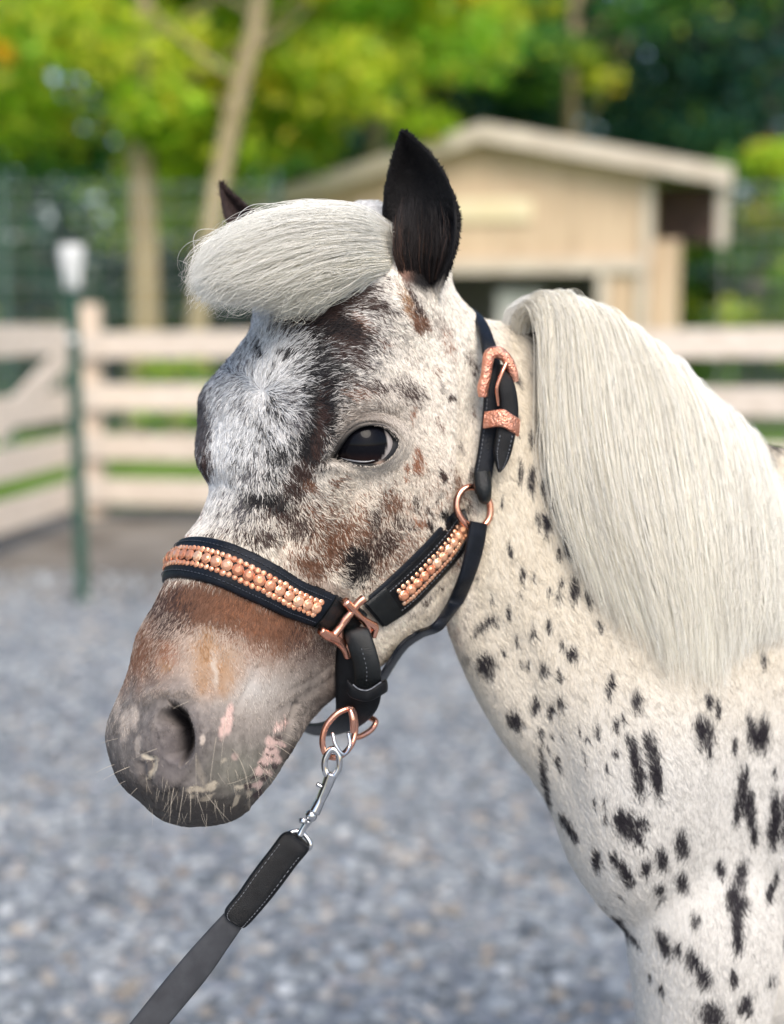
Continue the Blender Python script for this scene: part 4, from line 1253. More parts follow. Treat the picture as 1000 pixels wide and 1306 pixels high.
def gem_mesh(r, h, seg=8):
    mb = MB(); rings = []
    for rr_, z, tw in [(r * .92, 0, 0), (r, h * .35, 0), (r * .72, h * .8, .5), (r * .42, h, 0)]:
        th = (np.arange(seg) + tw) * 2 * np.pi / seg
        rings.append(np.stack([np.cos(th) * rr_, np.sin(th) * rr_, np.full(seg, z)], -1))
    Vv, F = loft(np.array(rings)); mb.add(Vv, F)
    return np.concatenate(mb.V), mb.F
gV, gF = gem_mesh(1, .75)
big_gem = mesh_from('crystal', gV, gF, smooth=False); big_gem.materials.append(gem_m)
def set_gems(strap, t0, t1, count, r, parent, a=0.0, lift=1.5):
    for t in strap.even(t0, t1, count):
        p, nn_ = strap.pos(t, a, lift)
        o = bpy.data.objects.new('crystal', big_gem); COL.objects.link(o)
        z = Vector(nn_); rot = z.to_track_quat('Z', 'Y').to_matrix().to_4x4() @ Matrix.Rotation(rng.uniform(0, 6), 4, 'Z')
        o.parent = parent
        rr_ = r * K * rng.uniform(.94, 1.05)
        o.matrix_world = Matrix.Translation(Vector(p)) @ rot @ Matrix.Diagonal((rr_, rr_, rr_, 1))
        # claw ring under each stone
def small_gems(strap, rows, r, parent):
    mb = MB()
    for a, t0, t1, count in rows:
        for t in strap.even(t0, t1, count):
            p, nn_ = strap.pos(t, a + rng.normal(0, .01), 1.2)
            z = Vector(nn_); R_ = np.array(z.to_track_quat('Z', 'Y').to_matrix())
            mb.add((gV * r * K * rng.uniform(.85, 1.1)) @ R_.T + p, gF)
    o = mb.build('small_crystals', gem_m, parent, smooth=False); o['kind'] = 'stuff'
    return o

def px_tube(pts, rad, off, mat, name, parent, seg=12, closed=False, n=40, tree=True, flat=None):
    """metal bar through pixels (u, v[, w]); without w it follows the skin at a distance off"""
    P_ = spline(np.array([p[:2] for p in pts], float), n, closed=closed)
    if len(pts[0]) == 3:
        w = spline(np.array([[p[2]] for p in pts], float), n, closed=closed)[:, 0]
    else:
        w = np.array([surf_w(a, b, np.nan) for a, b in P_]); ok = ~np.isnan(w)
        w = np.interp(np.arange(n), np.arange(n)[ok], w[ok])
        for _ in range(10): w[1:-1] = (w[:-2] + 2 * w[1:-1] + w[2:]) / 4
        w -= off
    q = H(np.concatenate([P_, w[:, None]], 1))
    mb = MB(); rad = np.asarray(rad, float) * K
    if rad.ndim: rad = np.interp(np.linspace(0, 1, n), np.linspace(0, 1, len(rad)), rad)
    mb.tube(q, rad, seg, closed)
    return mb.build(name, mat, parent) if name else mb

hp, _ = surf(445, 790)
halter = empty('halter', Vector(hp), 'black leather halter with rose gold rings and peach crystals on the head of the pony', 'halter')

# --- noseband: a ring round the nose
def nose_ring(l, phi, s0=0, n0=-120):
    o_ = LSN(l, s0, n0); dirv = math.cos(phi) * HS + math.sin(phi) * HN
    outer = o_ + dirv * 260
    A_, B_ = Vector(H(outer)), Vector(H(o_)); dr = (B_ - A_); L_ = dr.length; dr.normalize()
    r_ = skin.ray_cast(A_, dr, L_)
    return np.array(r_[0]) if r_[0] is not None else H(o_ + dirv * 90)
nose = Strap.__new__(Strap)
n = 110
phis = np.radians(np.linspace(-47, 227, n))
nA = []; nB = []
for ph in phis:
    k = math.sin(ph)
    top = np.interp(k, [-.8, .2, 1], [446, 459, 453]); bot = np.interp(k, [-.8, .2, 1], [491, 508, 512])
    nA.append(nose_ring(top, ph)); nB.append(nose_ring(bot, ph))
nA, nB = np.array(nA), np.array(nB)
for _ in range(6):
    for arr in (nA, nB): arr[1:-1] = (arr[:-2] + 2 * arr[1:-1] + arr[2:]) / 4
nose.A, nose.B = nA, nB
ctr = (nA + nB).mean(0) / 2
nose.finish(3, 5, N=(nA + nB) / 2 - H(LSN(470, 0, -120)))
nb = nose.mesh('noseband', navy_m, halter, pad=.35)
nose.mesh('noseband_lining', leather_m, halter, lift=-4, th=4, a0=-1.05, a1=1.05)
end_t = .14
pan = nose.mesh('crystal_backing', leather_m, nb, a0=-.42, a1=.42, t0=end_t - .012, t1=.62, lift=3.4, th=3.5)
set_gems(nose, end_t, .61, 20, 8.0, nb, a=0, lift=2)
print('noselen', sum(np.linalg.norm(np.diff([nose.pos(t,0)[0] for t in np.linspace(end_t,.61,100)],axis=0),axis=1))/K)
small_gems(nose, [(-.36, end_t - .005, .61, 36), (.36, end_t - .005, .61, 36)], 4.3, nb)
nose.stitches(-.72, end_t - .03, .62, 60, mat=stitchd_m, parent=nb, lift=1.2)
nose.stitches(.72, end_t - .03, .62, 60, mat=stitchd_m, parent=nb, lift=1.2)
nose.mesh('strap_end', gloss_m, halter, a0=-.98, a1=.98, t0=.0, t1=.105, lift=4, th=4.5, pad=.4)

# --- cheek strap with crystals
ck = Strap([(462,770),(500,737),(540,698),(574,661),(593,648)], [(487,799),(522,775),(556,741),(590,702),(604,684)], off=3, th=4.5, n=50)
co = ck.mesh('cheek_strap', leather_m, halter, pad=.3)
ck.mesh('cheek_lining', navy_m, halter, lift=-1, th=4, a0=-1.16, a1=1.1, t0=.06, t1=.94)
ck.mesh('raised_panel', leather_m, co, a0=-.78, a1=.78, t0=.17, t1=.9, lift=3.2, th=2.5)
ck.mesh('crystal_backing', leather_m, co, a0=-.40, a1=.48, t0=.22, t1=.87, lift=5, th=2)
set_gems(ck, .25, .85, 11, 7.6, co, a=.02, lift=3)
small_gems(ck, [(-.33, .24, .86, 17), (.45, .23, .86, 26)], 3.8, co)
ck.stitches(-.66, .18, .89, 30, mat=stitch_m, parent=co, lift=1.6, rad=.7)
ck.stitches(.68, .18, .89, 30, mat=stitch_m, parent=co, lift=1.6, rad=.7)
ck.mesh('strap_end', gloss_m, halter, a0=-1.0, a1=1.0, t0=.02, t1=.18, lift=3.5, th=4, pad=.5)
ck.mesh('strap_end', gloss_m, halter, a0=-1.0, a1=1.0, t0=.9, t1=1, lift=3.5, th=4, pad=.4)

# --- three-way square fitting between noseband, cheek strap and chin strap
sq = MB()
for pts, r_ in [([(464,763),(456,770),(446,783),(434,800),(425,811)], [4.6, 4.2, 4.0, 4.2, 4.8]), ([(440,767),(449,777),(461,789),(473,796),(478,800),(475,812)], [4.8, 4.4, 4, 4.2, 4.4, 4.2]),
                ([(409,804),(418,810),(430,816),(440,826),(444,838)], [4.2, 5.6, 5.6, 5.2, 4]), ([(447,782),(438,793),(433,806),(436,820),(443,834)], [4.2, 3.8, 3.8, 4.2, 4]),
                ([(462,789),(468,797),(470,806)], [4, 3.8, 3.6])]:
    m_ = px_tube(pts, [x * 1.3 for x in r_], 28, None, None, None)
    sq.add(np.concatenate(m_.V), m_.F)
sq.build('square_fitting', copper_m, halter)

# --- chin strap: from the square down and under the chin to the far side
wc_ = surf_w(425, 880, 0)
chs = Strap([(430,812,wc_-14),(428,850,wc_-10),(428,885,wc_-2),(426,910,wc_+16),(404,922,wc_+70),(372,915,wc_+150),(345,885,wc_+190)],
            [(468,812,wc_-22),(482,846,wc_-20),(487,878,wc_-8),(478,908,wc_+12),(446,930,wc_+72),(402,935,wc_+160),(365,910,wc_+205)], ws=True, off=0, th=7, n=60)
chs.mesh('chin_strap', leather_m, halter, pad=.2)
lp_ = Strap([(440,816,wc_-30),(438,809,wc_-40),(444,826,wc_-44),(451,850,wc_-40),(452,872,wc_-32)], [(470,806,wc_-30),(472,806,wc_-44),(481,832,wc_-46),(486,856,wc_-42),(482,876,wc_-34)], ws=True, off=0, th=6, n=30)
lpo = lp_.mesh('strap_loop', gloss_m, halter, pad=.5)
lp_.stitches(.0, .45, .92, 8, mat=stitch_m, parent=lpo, lift=2.4, rad=.6)
kb = Strap([(445,866,wc_-46),(452,874,wc_-50),(468,878,wc_-50),(488,868,wc_-36),(490,866,wc_-8)], [(444,884,wc_-42),(452,891,wc_-46),(470,894,wc_-46),(489,884,wc_-30),(490,882,wc_-4)], ws=True, off=0, th=5, n=30)
kbo = kb.mesh('keeper_loop', leather_m, halter, pad=.2)
px_tube([(450,873,wc_-58),(458,879,wc_-58),(470,880,wc_-57),(486,870,wc_-44)], .9, 0, stitch_m, 'stitching', kbo, 6)['kind'] = 'stuff'
# chin ring, seen from the front, with its far half under the chin
px_tube([(446,903,wc_-20),(430,910,wc_-26),(416,926,wc_-28),(411,946,wc_-28),(416,962,wc_-24),(428,966,wc_-14),(440,960,wc_-4),(449,948,wc_+8),(453,932,wc_+14),(453,917,wc_+8),(451,906,wc_-6)],
        4.2, 0, copper_m, 'chin_ring', halter, closed=True, n=70)
px_tube([(447,905,wc_-28),(450,918,wc_-30),(450,934,wc_-26)], [3.6, 4.4, 3.6], 0, copper_m, 'ring_bar', halter)

px_tube([(452,941,wc_+30),(462,938,wc_+40),(474,930,wc_+52),(479,920,wc_+60),(470,914,wc_+66)], 4.2, 0, copper_m, 'far_ring', halter)

# --- round ring at the cheek bone
ws_ = lambda v: surf_w(596, v, 100)
rc = []
for k in range(16):
    a = k * 2 * math.pi / 16
    rc.append((604 + 21.5 * math.cos(a) + 3 * math.sin(a), 647 + 26 * math.sin(a), ws_(647 + 20 * math.sin(a)) - 14 + 10 * math.cos(a)))
px_tube(rc, 4.6, 0, copper_m, 'round_ring', halter, closed=True, n=64, seg=14)

# --- crown strap: over the poll, buckle, billet, down to the ring
wC = lambda v, d=0: surf_w(600, v, 60) - 14 + d
cs_ = Strap([(520,372,240),(552,390,230),(578,397,wC(400)+100),(603,410,wC(410)+36),(613,440,wC(440)),(617,475,wC(475)),(616,520,wC(520)),(610,570,wC(570)),(603,612,wC(612)),(606,630,wC(628)+2)],
            [(528,364,245),(560,380,235),(588,387,wC(400)+108),(616,406,wC(410)+42),(632,440,wC(440)+4),(640,475,wC(475)+4),(642,520,wC(520)+4),(634,570,wC(570)+4),(627,612,wC(612)+4),(626,634,wC(628)+4)], ws=True, off=0, th=6, n=90)
cso = cs_.mesh('crown_strap', navy_m, halter, pad=.15)
cs_.stitches(-.7, .6, .93, 26, mat=stitch_m, parent=cso, lift=.5, rad=.6)
# folded end round the ring
fe = Strap([(603,604,wC(604)-8),(605,622,wC(612)-14),(609,634,wC(620)-10),(611,636,wC(620)+6)], [(625,602,wC(604)-4),(627,620,wC(612)-10),(626,634,wC(620)-6),(624,636,wC(620)+10)], ws=True, off=0, th=7, n=24)
fe.mesh('strap_end', gloss_m, halter, pad=.6)
# billet: the free strap through the buckle and keeper, its end cut to a point
bl = Strap([(636,466,wC(470)-12),(634,490,wC(490)-18),(638,520,wC(520)-18),(634,545,wC(545)-18),(629,575,wC(575)-16),(632,592,wC(590)-15),(635,602,wC(600)-15)],
           [(644,470,wC(470)-8),(656,490,wC(490)-14),(661,520,wC(520)-14),(659,545,wC(545)-14),(652,578,wC(575)-12),(645,594,wC(590)-13),(638,603,wC(600)-15)], ws=True, off=0, th=6, n=60)
blo = bl.mesh('billet_strap', leather_m, halter, pad=.2)
bl.stitches(-.62, .55, .93, 14, mat=stitch_m, parent=blo, lift=.6, rad=.7)
bl.stitches(.62, .55, .93, 14, mat=stitch_m, parent=blo, lift=.6, rad=.7)
# keeper: copper band folded over the billet
kp = Strap([(619,525,wC(535)-16),(632,523,wC(535)-26),(643,522,wC(535)-30),(652,528,wC(535)-26),(662,534,wC(535)-12)], [(617,547,wC(535)-14),(629,545,wC(535)-24),(640,545,wC(535)-28),(650,550,wC(535)-24),(660,557,wC(535)-10)], ws=True, off=0, th=4, n=40)
kp.mesh('keeper', tooled_m, halter, pad=.1)
# buckle: a tooled horseshoe arch with its tongue
wb = wC(470)
mbk = MB()
for pts, r_ in [([(616,506,wb-18),(616,494,wb-20),(620,478,wb-22),(622,462,wb-24),(625,452,wb-24),(634,449,wb-23),(643,454,wb-21),(650,464,wb-19),(655,476,wb-16),(657,486,wb-12)], [6.4, 8.0, 7.2, 7.6, 8.6, 8.2, 7.6, 7.2, 6.4, 5.2])]:
    m_ = px_tube(pts, r_, 0, None, None, None, seg=14, n=60)
    mbk.add(np.concatenate(m_.V), m_.F)
bk = mbk.build('buckle', tooled_m, halter)
px_tube([(646,462,wb-26),(640,476,wb-30),(634,494,wb-30),(635,510,wb-26),(636,518,wb-24)], [2.6, 2.6, 2.4, 2.2, 1.6], 0, copper_m, 'buckle_tongue', bk)
for v_ in (556, 570):
    pass

# --- throat strap: from the ring down the back of the jaw and forward under it
wT = lambda u, v, d=0: surf_w(u, v, 90) + d
tA = [(599,664),(595,690),(590,716),(583,739),(569,770),(552,795)]
tB = [(621,668),(618,690),(612,714),(603,739),(588,772),(565,800)]
ta = [(u_, v_, surf_w(min(u_, 590), v_ - 2, 100) - 27) for u_, v_ in tA]
tb = [(u_, v_, w_[2] + 14) for (u_, v_), w_ in zip(tB, ta)]
jl = [(552,795),(532,804),(510,820),(491,848),(470,882)]
ta += [(u_, v_, surf_w(u_ - 9, v_ - 11, 60) - 8) for u_, v_ in jl[1:]]
tb += [(u_ + 6, v_ + 7, surf_w(u_ - 7, v_ - 9, 60) + 52) for u_, v_ in jl[1:]]
th_s = Strap(ta, tb, ws=True, off=0, th=6, n=80)
th_s.mesh('throat_strap', navy_m, halter, pad=.15)

# ---------------------------------------------------------------- lead: snap, folded leather end, long strap
lead = empty('lead', Vector(H(385., 1060., wc_ - 20)), 'dark leather lead strap with a chrome snap clipped under the chin of the pony', 'lead')
wl_ = wc_ - 20
sn = px_tube([(424,934,wl_-6),(428,950,wl_-10),(438,962,wl_-8),(446,950,wl_+2),(444,934,wl_+6)], 2.6, 0, None, None, None, n=30)
for pts, r_ in [([(420,958,wl_-8),(414,972,wl_-8),(416,986,wl_-8),(424,990,wl_-8),(432,980,wl_-8),(432,964,wl_-8),(426,956,wl_-8)], 4.6),]:
    m_ = px_tube(pts, r_, 0, None, None, None, n=40, closed=True); sn.add(np.concatenate(m_.V), m_.F)
m_ = px_tube([(423,986,wl_-6),(417,1002,wl_-6),(409,1020,wl_-6),(401,1036,wl_-6)], [8.5, 7.5, 6.5, 8], 0, None, None, None, n=24, seg=14); sn.add(np.concatenate(m_.V), m_.F)
m_ = px_tube([(404,1000,wl_-6),(412,1004,wl_-8)], [3.2, 2.6], 0, None, None, None, n=6); sn.add(np.concatenate(m_.V), m_.F)
sno = sn.build('snap', chrome_m, lead)
sv = MB()
bmq = bmesh.new(); bmesh.ops.create_uvsphere(bmq, u_segments=20, v_segments=12, radius=8.5 * K)
bmq.verts.index_update(); sv.add(np.array([v.co[:] for v in bmq.verts]) + H(397., 1040., wl_ - 6), [[v.index for v in f.verts] for f in bmq.faces]); bmq.free()
m_ = px_tube([(387,1045,wl_-10),(386,1050,wl_-12)], [6.5, 5.5], 0, None, None, None, n=6, seg=16); sv.add(np.concatenate(m_.V), m_.F)
m_ = px_tube([(380,1060,wl_-2),(368,1063,wl_-4),(366,1070,wl_-4),(378,1078,wl_-4),(392,1083,wl_-2),(396,1076,wl_-2),(388,1064,wl_)], 3.4, 0, None, None, None, n=40, closed=True); sv.add(np.concatenate(m_.V), m_.F)
m_ = px_tube([(394,1046,wl_-4),(386,1058,wl_-4),(382,1066,wl_-4)], [5, 4.4, 5], 0, None, None, None, n=12); sv.add(np.concatenate(m_.V), m_.F)
sv.build('swivel', chrome_m, lead)
ls = Strap([(290,1160,wl_-30),(262,1190,wl_-40),(225,1232,wl_-52),(165,1306,wl_-75),(100,1388,wl_-100),(20,1490,wl_-140),(-60,1590,wl_-190)],
           [(312,1178,wl_-26),(290,1210,wl_-36),(262,1250,wl_-48),(206,1318,wl_-70),(145,1398,wl_-95),(66,1498,wl_-135),(-14,1598,wl_-185)], ws=True, off=0, th=5, n=80)
ls.mesh('strap', suede_m, lead, pad=.1)
fo_ = Strap([(372,1062,wl_+8),(360,1063,wl_-10),(345,1082,wl_-16),(322,1112,wl_-24),(304,1138,wl_-30),(287,1160,wl_-36),(290,1171,wl_-37),(296,1177,wl_-37)],
            [(394,1082,wl_+8),(392,1087,wl_-6),(378,1104,wl_-12),(354,1136,wl_-20),(336,1158,wl_-26),(318,1178,wl_-32),(310,1183,wl_-33),(302,1181,wl_-36)], ws=True, off=0, th=7, n=70)
foo = fo_.mesh('folded_end', leather_m, lead, pad=.12)
fo_.stitches(-.74, .22, .86, 26, mat=stitch_m, parent=foo, lift=.6, rad=.6)
fo_.stitches(.74, .22, .86, 26, mat=stitch_m, parent=foo, lift=.6, rad=.6)
# ================================================================ ground
def ground_mat():
    m, n, l, b = new_mat('gravel_ground')
    tc = n.new('ShaderNodeTexCoord'); sep = n.new('ShaderNodeSeparateXYZ'); l.new(tc.outputs['Object'], sep.inputs[0])
    def noise(scale, detail=4):
        t = n.new('ShaderNodeTexNoise'); t.inputs['Scale'].default_value = scale; t.inputs['Detail'].default_value = detail
        l.new(tc.outputs['Object'], t.inputs['Vector']); return t
    def ramp(src, stops):
        r = n.new('ShaderNodeValToRGB'); e = r.color_ramp.elements
        e[0].position, e[0].color = stops[0][0], (*stops[0][1], 1); e[1].position, e[1].color = stops[-1][0], (*stops[-1][1], 1)
        for p, c in stops[1:-1]:
            x = e.new(p); x.color = (*c, 1)
        l.new(src, r.inputs['Fac']); return r.outputs['Color']
    vz = n.new('ShaderNodeTexVoronoi'); vz.inputs['Scale'].default_value = 38; l.new(tc.outputs['Object'], vz.inputs['Vector'])
    sc = n.new('ShaderNodeSeparateColor'); l.new(vz.outputs['Color'], sc.inputs[0])
    grav = ramp(sc.outputs[0], [(0, (.17, .185, .20)), (.35, (.21, .23, .245)), (.62, (.27, .29, .305)), (.82, (.34, .36, .37)), (.93, (.42, .33, .24)), (1, (.5, .5, .5))])
    big = ramp(noise(1.1).outputs['Fac'], [(.3, (.6, .62, .68)), (.7, (1.25, 1.25, 1.25))])
    mx = n.new('ShaderNodeMix'); mx.data_type = 'RGBA'; mx.blend_type = 'MULTIPLY'; mx.inputs[0].default_value = 1
    l.new(grav, mx.inputs[6]); l.new(big, mx.inputs[7])
    dirt = ramp(noise(2.2, 8).outputs['Fac'], [(.3, (.10, .085, .07)), (.5, (.19, .17, .145)), (.7, (.30, .28, .25))])
    grass = ramp(noise(1.6, 8).outputs['Fac'], [(.3, (.08, .14, .03)), (.5, (.15, .27, .05)), (.7, (.26, .38, .07))])
    nz = noise(1.3, 3)
    def step(a, w):
        ad = n.new('ShaderNodeMath'); ad.operation = 'MULTIPLY_ADD'; l.new(nz.outputs['Fac'], ad.inputs[0]); ad.inputs[1].default_value = 1.2; l.new(sep.outputs['Y'], ad.inputs[2])
        mr = n.new('ShaderNodeMapRange'); mr.inputs['From Min'].default_value = a + .6 - w; mr.inputs['From Max'].default_value = a + .6 + w
        mr.interpolation_type = 'SMOOTHSTEP'; l.new(ad.outputs[0], mr.inputs['Value']); return mr.outputs['Result']
    m1 = n.new('ShaderNodeMix'); m1.data_type = 'RGBA'; l.new(step(6.0, .35), m1.inputs[0]); l.new(mx.outputs[2], m1.inputs[6]); l.new(dirt, m1.inputs[7])
    m2 = n.new('ShaderNodeMix'); m2.data_type = 'RGBA'; l.new(step(8.9, .25), m2.inputs[0]); l.new(m1.outputs[2], m2.inputs[6]); l.new(grass, m2.inputs[7])
    l.new(m2.outputs[2], b.inputs['Base Color']); b.inputs['Roughness'].default_value = .9
    bp = n.new('ShaderNodeBump'); bp.inputs['Strength'].default_value = .6; bp.inputs['Distance'].default_value = .01
    l.new(vz.outputs['Distance'], bp.inputs['Height']); l.new(bp.outputs['Normal'], b.inputs['Normal'])
    return m
gx = np.linspace(-150, 150, 61); gy = np.concatenate([np.linspace(-40, 12, 40), np.linspace(14, 260, 30)])
XX, YY = np.meshgrid(gx, gy)
gm = fast_mesh('ground', np.stack([XX.ravel(), YY.ravel(), np.where(YY.ravel() > 30, (YY.ravel() - 30) * .02, 0)], -1), grid_faces(len(gy), len(gx), False))
ground = link('ground', gm, ground_mat()); ground['kind'] = 'structure'

# loose stones on the gravel
ico = bmesh.new(); bmesh.ops.create_icosphere(ico, subdivisions=1, radius=1)
for v in ico.verts: v.co *= 1 + rng.uniform(-.18, .18)
iV = np.array([v.co[:] for v in ico.verts]); ico.faces.ensure_lookup_table(); ico.verts.index_update(); iF = np.array([[v.index for v in f.verts] for f in ico.faces]); ico.free()
NS = 16000
yy = 1.6 + 4.9 * rng.random(NS) ** 1.0; xx = (rng.random(NS) - .5) * (yy * .75 + .8) + .05 * yy
sz = rng.uniform(.006, .017, NS) * (1 + .5 * (rng.random(NS) < .1))
ang_ = rng.uniform(0, 6.28, NS)
S_ = np.stack([sz * rng.uniform(.8, 1.4, NS), sz, sz * rng.uniform(.4, .75, NS)], -1)
B_ = iV[None] * S_[:, None]
cA, sA = np.cos(ang_)[:, None], np.sin(ang_)[:, None]
B_ = np.stack([B_[..., 0] * cA - B_[..., 1] * sA, B_[..., 0] * sA + B_[..., 1] * cA, B_[..., 2]], -1) + np.stack([xx, yy, sz * .25], -1)[:, None]
sm_ = fast_mesh('gravel', B_.reshape(-1, 3), (iF[None] + (np.arange(NS) * len(iV))[:, None, None]).reshape(-1, 3), smooth=False)
pal = np.array([[.20, .22, .235], [.25, .275, .295], [.31, .335, .355], [.37, .395, .41], [.47, .49, .50], [.38, .34, .29], [.46, .43, .39], [.14, .16, .18]])
pc = pal[rng.choice(len(pal), NS, p=[.16, .22, .24, .14, .07, .05, .04, .08])] * rng.uniform(.8, 1.2, (NS, 1))
set_color(sm_, 'tint', np.repeat(pc, len(iV), 0))
gravel = link('gravel', sm_, mat_attr('gravel_stone', 'tint', rough=.8, spec=.3)); gravel['kind'] = 'stuff'

# ================================================================ paddock fence
wood_m = mat_noise('pale_fence_board', (.64, .55, .45), (.80, .71, .61), scale=5, rough=.8, bump=.3, bscale=60, vary=.06, stretch=(1, 6, 6))
post_m = mat_noise('fence_post_wood', (.62, .49, .37), (.76, .63, .50), scale=5, rough=.8, bump=.3, bscale=60, vary=.06, stretch=(6, 6, 1))
def at_y(u, y):
    d = (y) / CP; p = P(u, 401, d); return np.array([p[0] * y / p[1], y, 0.0])
fence = empty('board_fence', Vector(at_y(600, 7.8)), 'pale wooden four board paddock fence running behind the pony', 'fence')
c0 = at_y(112, 8.3); c1 = at_y(1250, 6.95)
fd = (c1 - c0) / np.linalg.norm(c1 - c0)
Lf = np.linalg.norm(c1 - c0) + .5
hts = [1.02, .72, .43, .17]
npst = 3
for k in range(npst):
    p = c0 + fd * (Lf * k / (npst - 1))
    h_ = 1.26 if k == 0 else 1.16
    MB().box(p + [0, .03, h_ / 2], (.135, .135, h_), bevel=.012).build('post', post_m, fence, smooth=False)
for k in range(npst - 1):
    for z in hts:
        a = c0 + fd * (Lf * k / (npst - 1) + (.01 if k else -.05)); b = c0 + fd * (Lf * (k + 1) / (npst - 1) - .01)
        MB().beam(a + [0, -.075, z + .02 * k], b + [0, -.075, z + .04 + .02 * k], .15, .028, bevel=.004).build('rail', wood_m, fence, smooth=False)
gate = empty('gate', Vector(at_y(40, 7.6)), 'pale wooden gate with a diagonal brace at the left end of the paddock fence', 'gate')
g0 = at_y(94, 8.05); g1 = at_y(-150, 5.9)
for z in [1.06, .70, .44, .18]:
    MB().beam(g0 + [0, -.02, z], g1 + [0, -.02, z + .02], .16, .03, bevel=.004).build('board', wood_m, gate, smooth=False)
gd = (g1 - g0)
MB().beam(g0 + gd * .02 + [0, -.052, 1.0], g0 + gd * .50 + [0, -.052, .62], .14, .026, bevel=.004).build('diagonal_brace', wood_m, gate, smooth=False)
MB().beam(g0 + gd * .03 + [0, .03, .08], g0 + gd * .03 + [0, .03, 1.14], .10, .03, up=tuple(gd / np.linalg.norm(gd)), bevel=.004).build('stile', wood_m, gate, smooth=False)
MB().box(g1 + [0, .05, .62], (.13, .13, 1.24), bevel=.01).build('gate_post', post_m, gate, smooth=False)

# green steel post with a pale cap
green_m = mat_noise('green_painted_steel', (.03, .085, .06), (.06, .13, .10), scale=12, rough=.5, bump=.1)
cap_m = mat_noise('pale_plastic_cap', (.62, .64, .62), (.78, .79, .77), scale=10, rough=.5)
tp = empty('steel_post', Vector(GP(105, 768)), 'thin green steel post with a pale plastic cap standing in front of the gate', 'post')
b0 = GP(105, 768)
pm = MB().box(b0 + [0, 0, .69], (.055, .007, 1.38)); pm.box(b0 + [0, -.018, .69], (.007, .032, 1.38))
for k in range(18): pm.box(b0 + [0, .006, .12 + k * .07], (.02, .008, .012))
pm.build('post', green_m, tp, smooth=False)
cm = MB(); zz = [0, .012, .05, .12, .16, .178, .18]; rr = [.030, .034, .036, .048, .052, .045, .02]
cm.add(*loft(np.array([[b0 + [r_ * math.cos(a), r_ * .8 * math.sin(a), 1.30 + z] for a in np.linspace(0, 6.283, 16, endpoint=False)] for z, r_ in zip(zz, rr)])))
cm.build('cap', cap_m, tp)
for z in (.35, .75, 1.1):
    MB().box(b0 + [.0, -.036, z], (.035, .03, .03), bevel=.006).build('insulator', cap_m if z > 1 else green_m, tp, smooth=False)

# tall wire fence behind
wf = empty('wire_fence', Vector((0, 11.2, 0)), 'tall dark wire mesh fence standing behind the board fence and around the shed', 'fence')
wire_m = mat_noise('galvanised_wire', (.30, .34, .33), (.42, .46, .45), scale=20, rough=.5, metallic=.3)
wm_ = MB(); W0, W1, WY = -5.2, 6.4, 11.2
for k in range(int((W1 - W0) / .15) + 1):
    x = W0 + k * .15
    if -.9 < x < 2.5: continue
    wm_.box((x, WY, 1.12), (.008, .008, 2.2))
for z in np.concatenate([np.arange(.05, 1.0, .12), np.arange(1.05, 2.25, .19)]):
    wm_.box(((W0 - .9) / 2, WY + .006, z), (-.9 - W0, .005, .005)); wm_.box(((2.5 + W1) / 2, WY + .006, z), (W1 - 2.5, .005, .005))
wo = wm_.build('wire_mesh', wire_m, wf, smooth=False); wo['kind'] = 'stuff'
for x in (-5.2, -3.05, -.9, 3.35, 5, 6.4):
    MB().box((x, WY + .03, 1.15), (.05, .04, 2.3), bevel=.005).build('post', green_m, wf, smooth=False)

# ================================================================ shed
ply_m = mat_noise('plywood_siding', (.58, .43, .29), (.70, .54, .38), scale=2.4, rough=.85, bump=.2, bscale=40, vary=.05, stretch=(5, 5, .8))
trim_m = mat_noise('weathered_trim', (.58, .50, .41), (.70, .62, .52), scale=4, rough=.8)
roof_m = mat_noise('pale_roof_sheet', (.60, .58, .55), (.74, .72, .70), scale=3, rough=.6)
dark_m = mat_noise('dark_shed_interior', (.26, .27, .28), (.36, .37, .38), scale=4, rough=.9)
brown_m = mat_noise('dark_brown_shade', (.05, .03, .025), (.09, .05, .04), scale=5, rough=.8)
sign_m = mat_noise('pale_yellow_board', (.78, .66, .42), (.86, .76, .54), scale=4, rough=.7)
SY = 14.0; YAW = math.radians(-13)
shed = empty('shed', Vector((.6, SY, 0)), 'low plywood shed with a pale gable roof and open dark stalls behind the pony', 'shed')
cyw, syw = math.cos(YAW), math.sin(YAW); RY = np.array([[cyw, -syw, 0], [syw, cyw, 0], [0, 0, 1]])
SO = np.array([.62, SY, 0.])
def sb(name, c, size, mat, R=None, parent=shed, bevel=.006):
    R_ = RY if R is None else RY @ R
    return MB().box(SO + RY @ np.array(c, float), size, R_, bevel).build(name, mat, parent, smooth=False)
# gable wall: five sheets cut to the slope
def slope(x): return 2.93 - .285 * abs(x - .30) if x < .3 else 2.93 - .20 * (x - .3)
edges_ = [-1.80, -1.1, -.35, .40, 1.15, 1.88]
for a, b in zip(edges_[:-1], edges_[1:]):
    a_, b_ = a + .004, b - .004
    pts = [(a_, 1.66), (b_, 1.66), (b_, slope(b_) - .06)] + ([(.3, slope(.3) - .06)] if a_ < .3 < b_ else []) + [(a_, slope(a_) - .06)]
    k = len(pts)
    Vv = [SO + RY @ np.array([x, 0, z]) for x, z in pts] + [SO + RY @ np.array([x, .02, z]) for x, z in pts]
    F = [list(range(k)), list(range(2 * k - 1, k - 1, -1))] + [[i, (i + 1) % k, k + (i + 1) % k, k + i] for i in range(k)]
    mb = MB(); mb.add(Vv, F); mb.build('siding_sheet', ply_m, shed, smooth=False)
sb('header_beam', (.04, -.035, 1.66), (3.68, .05, .14), trim_m)
# side wall
for k in range(4):
    sb('siding_sheet', (1.89, .30 + k * .60, 1.27), (.02, .59, 2.44), ply_m)
sb('siding_sheet', (-1.80, 1.2, 1.2), (.02, 2.4, 2.4), ply_m)
sb('back_wall', (0, 2.44, 1.25), (3.6, .03, 2.5), dark_m)
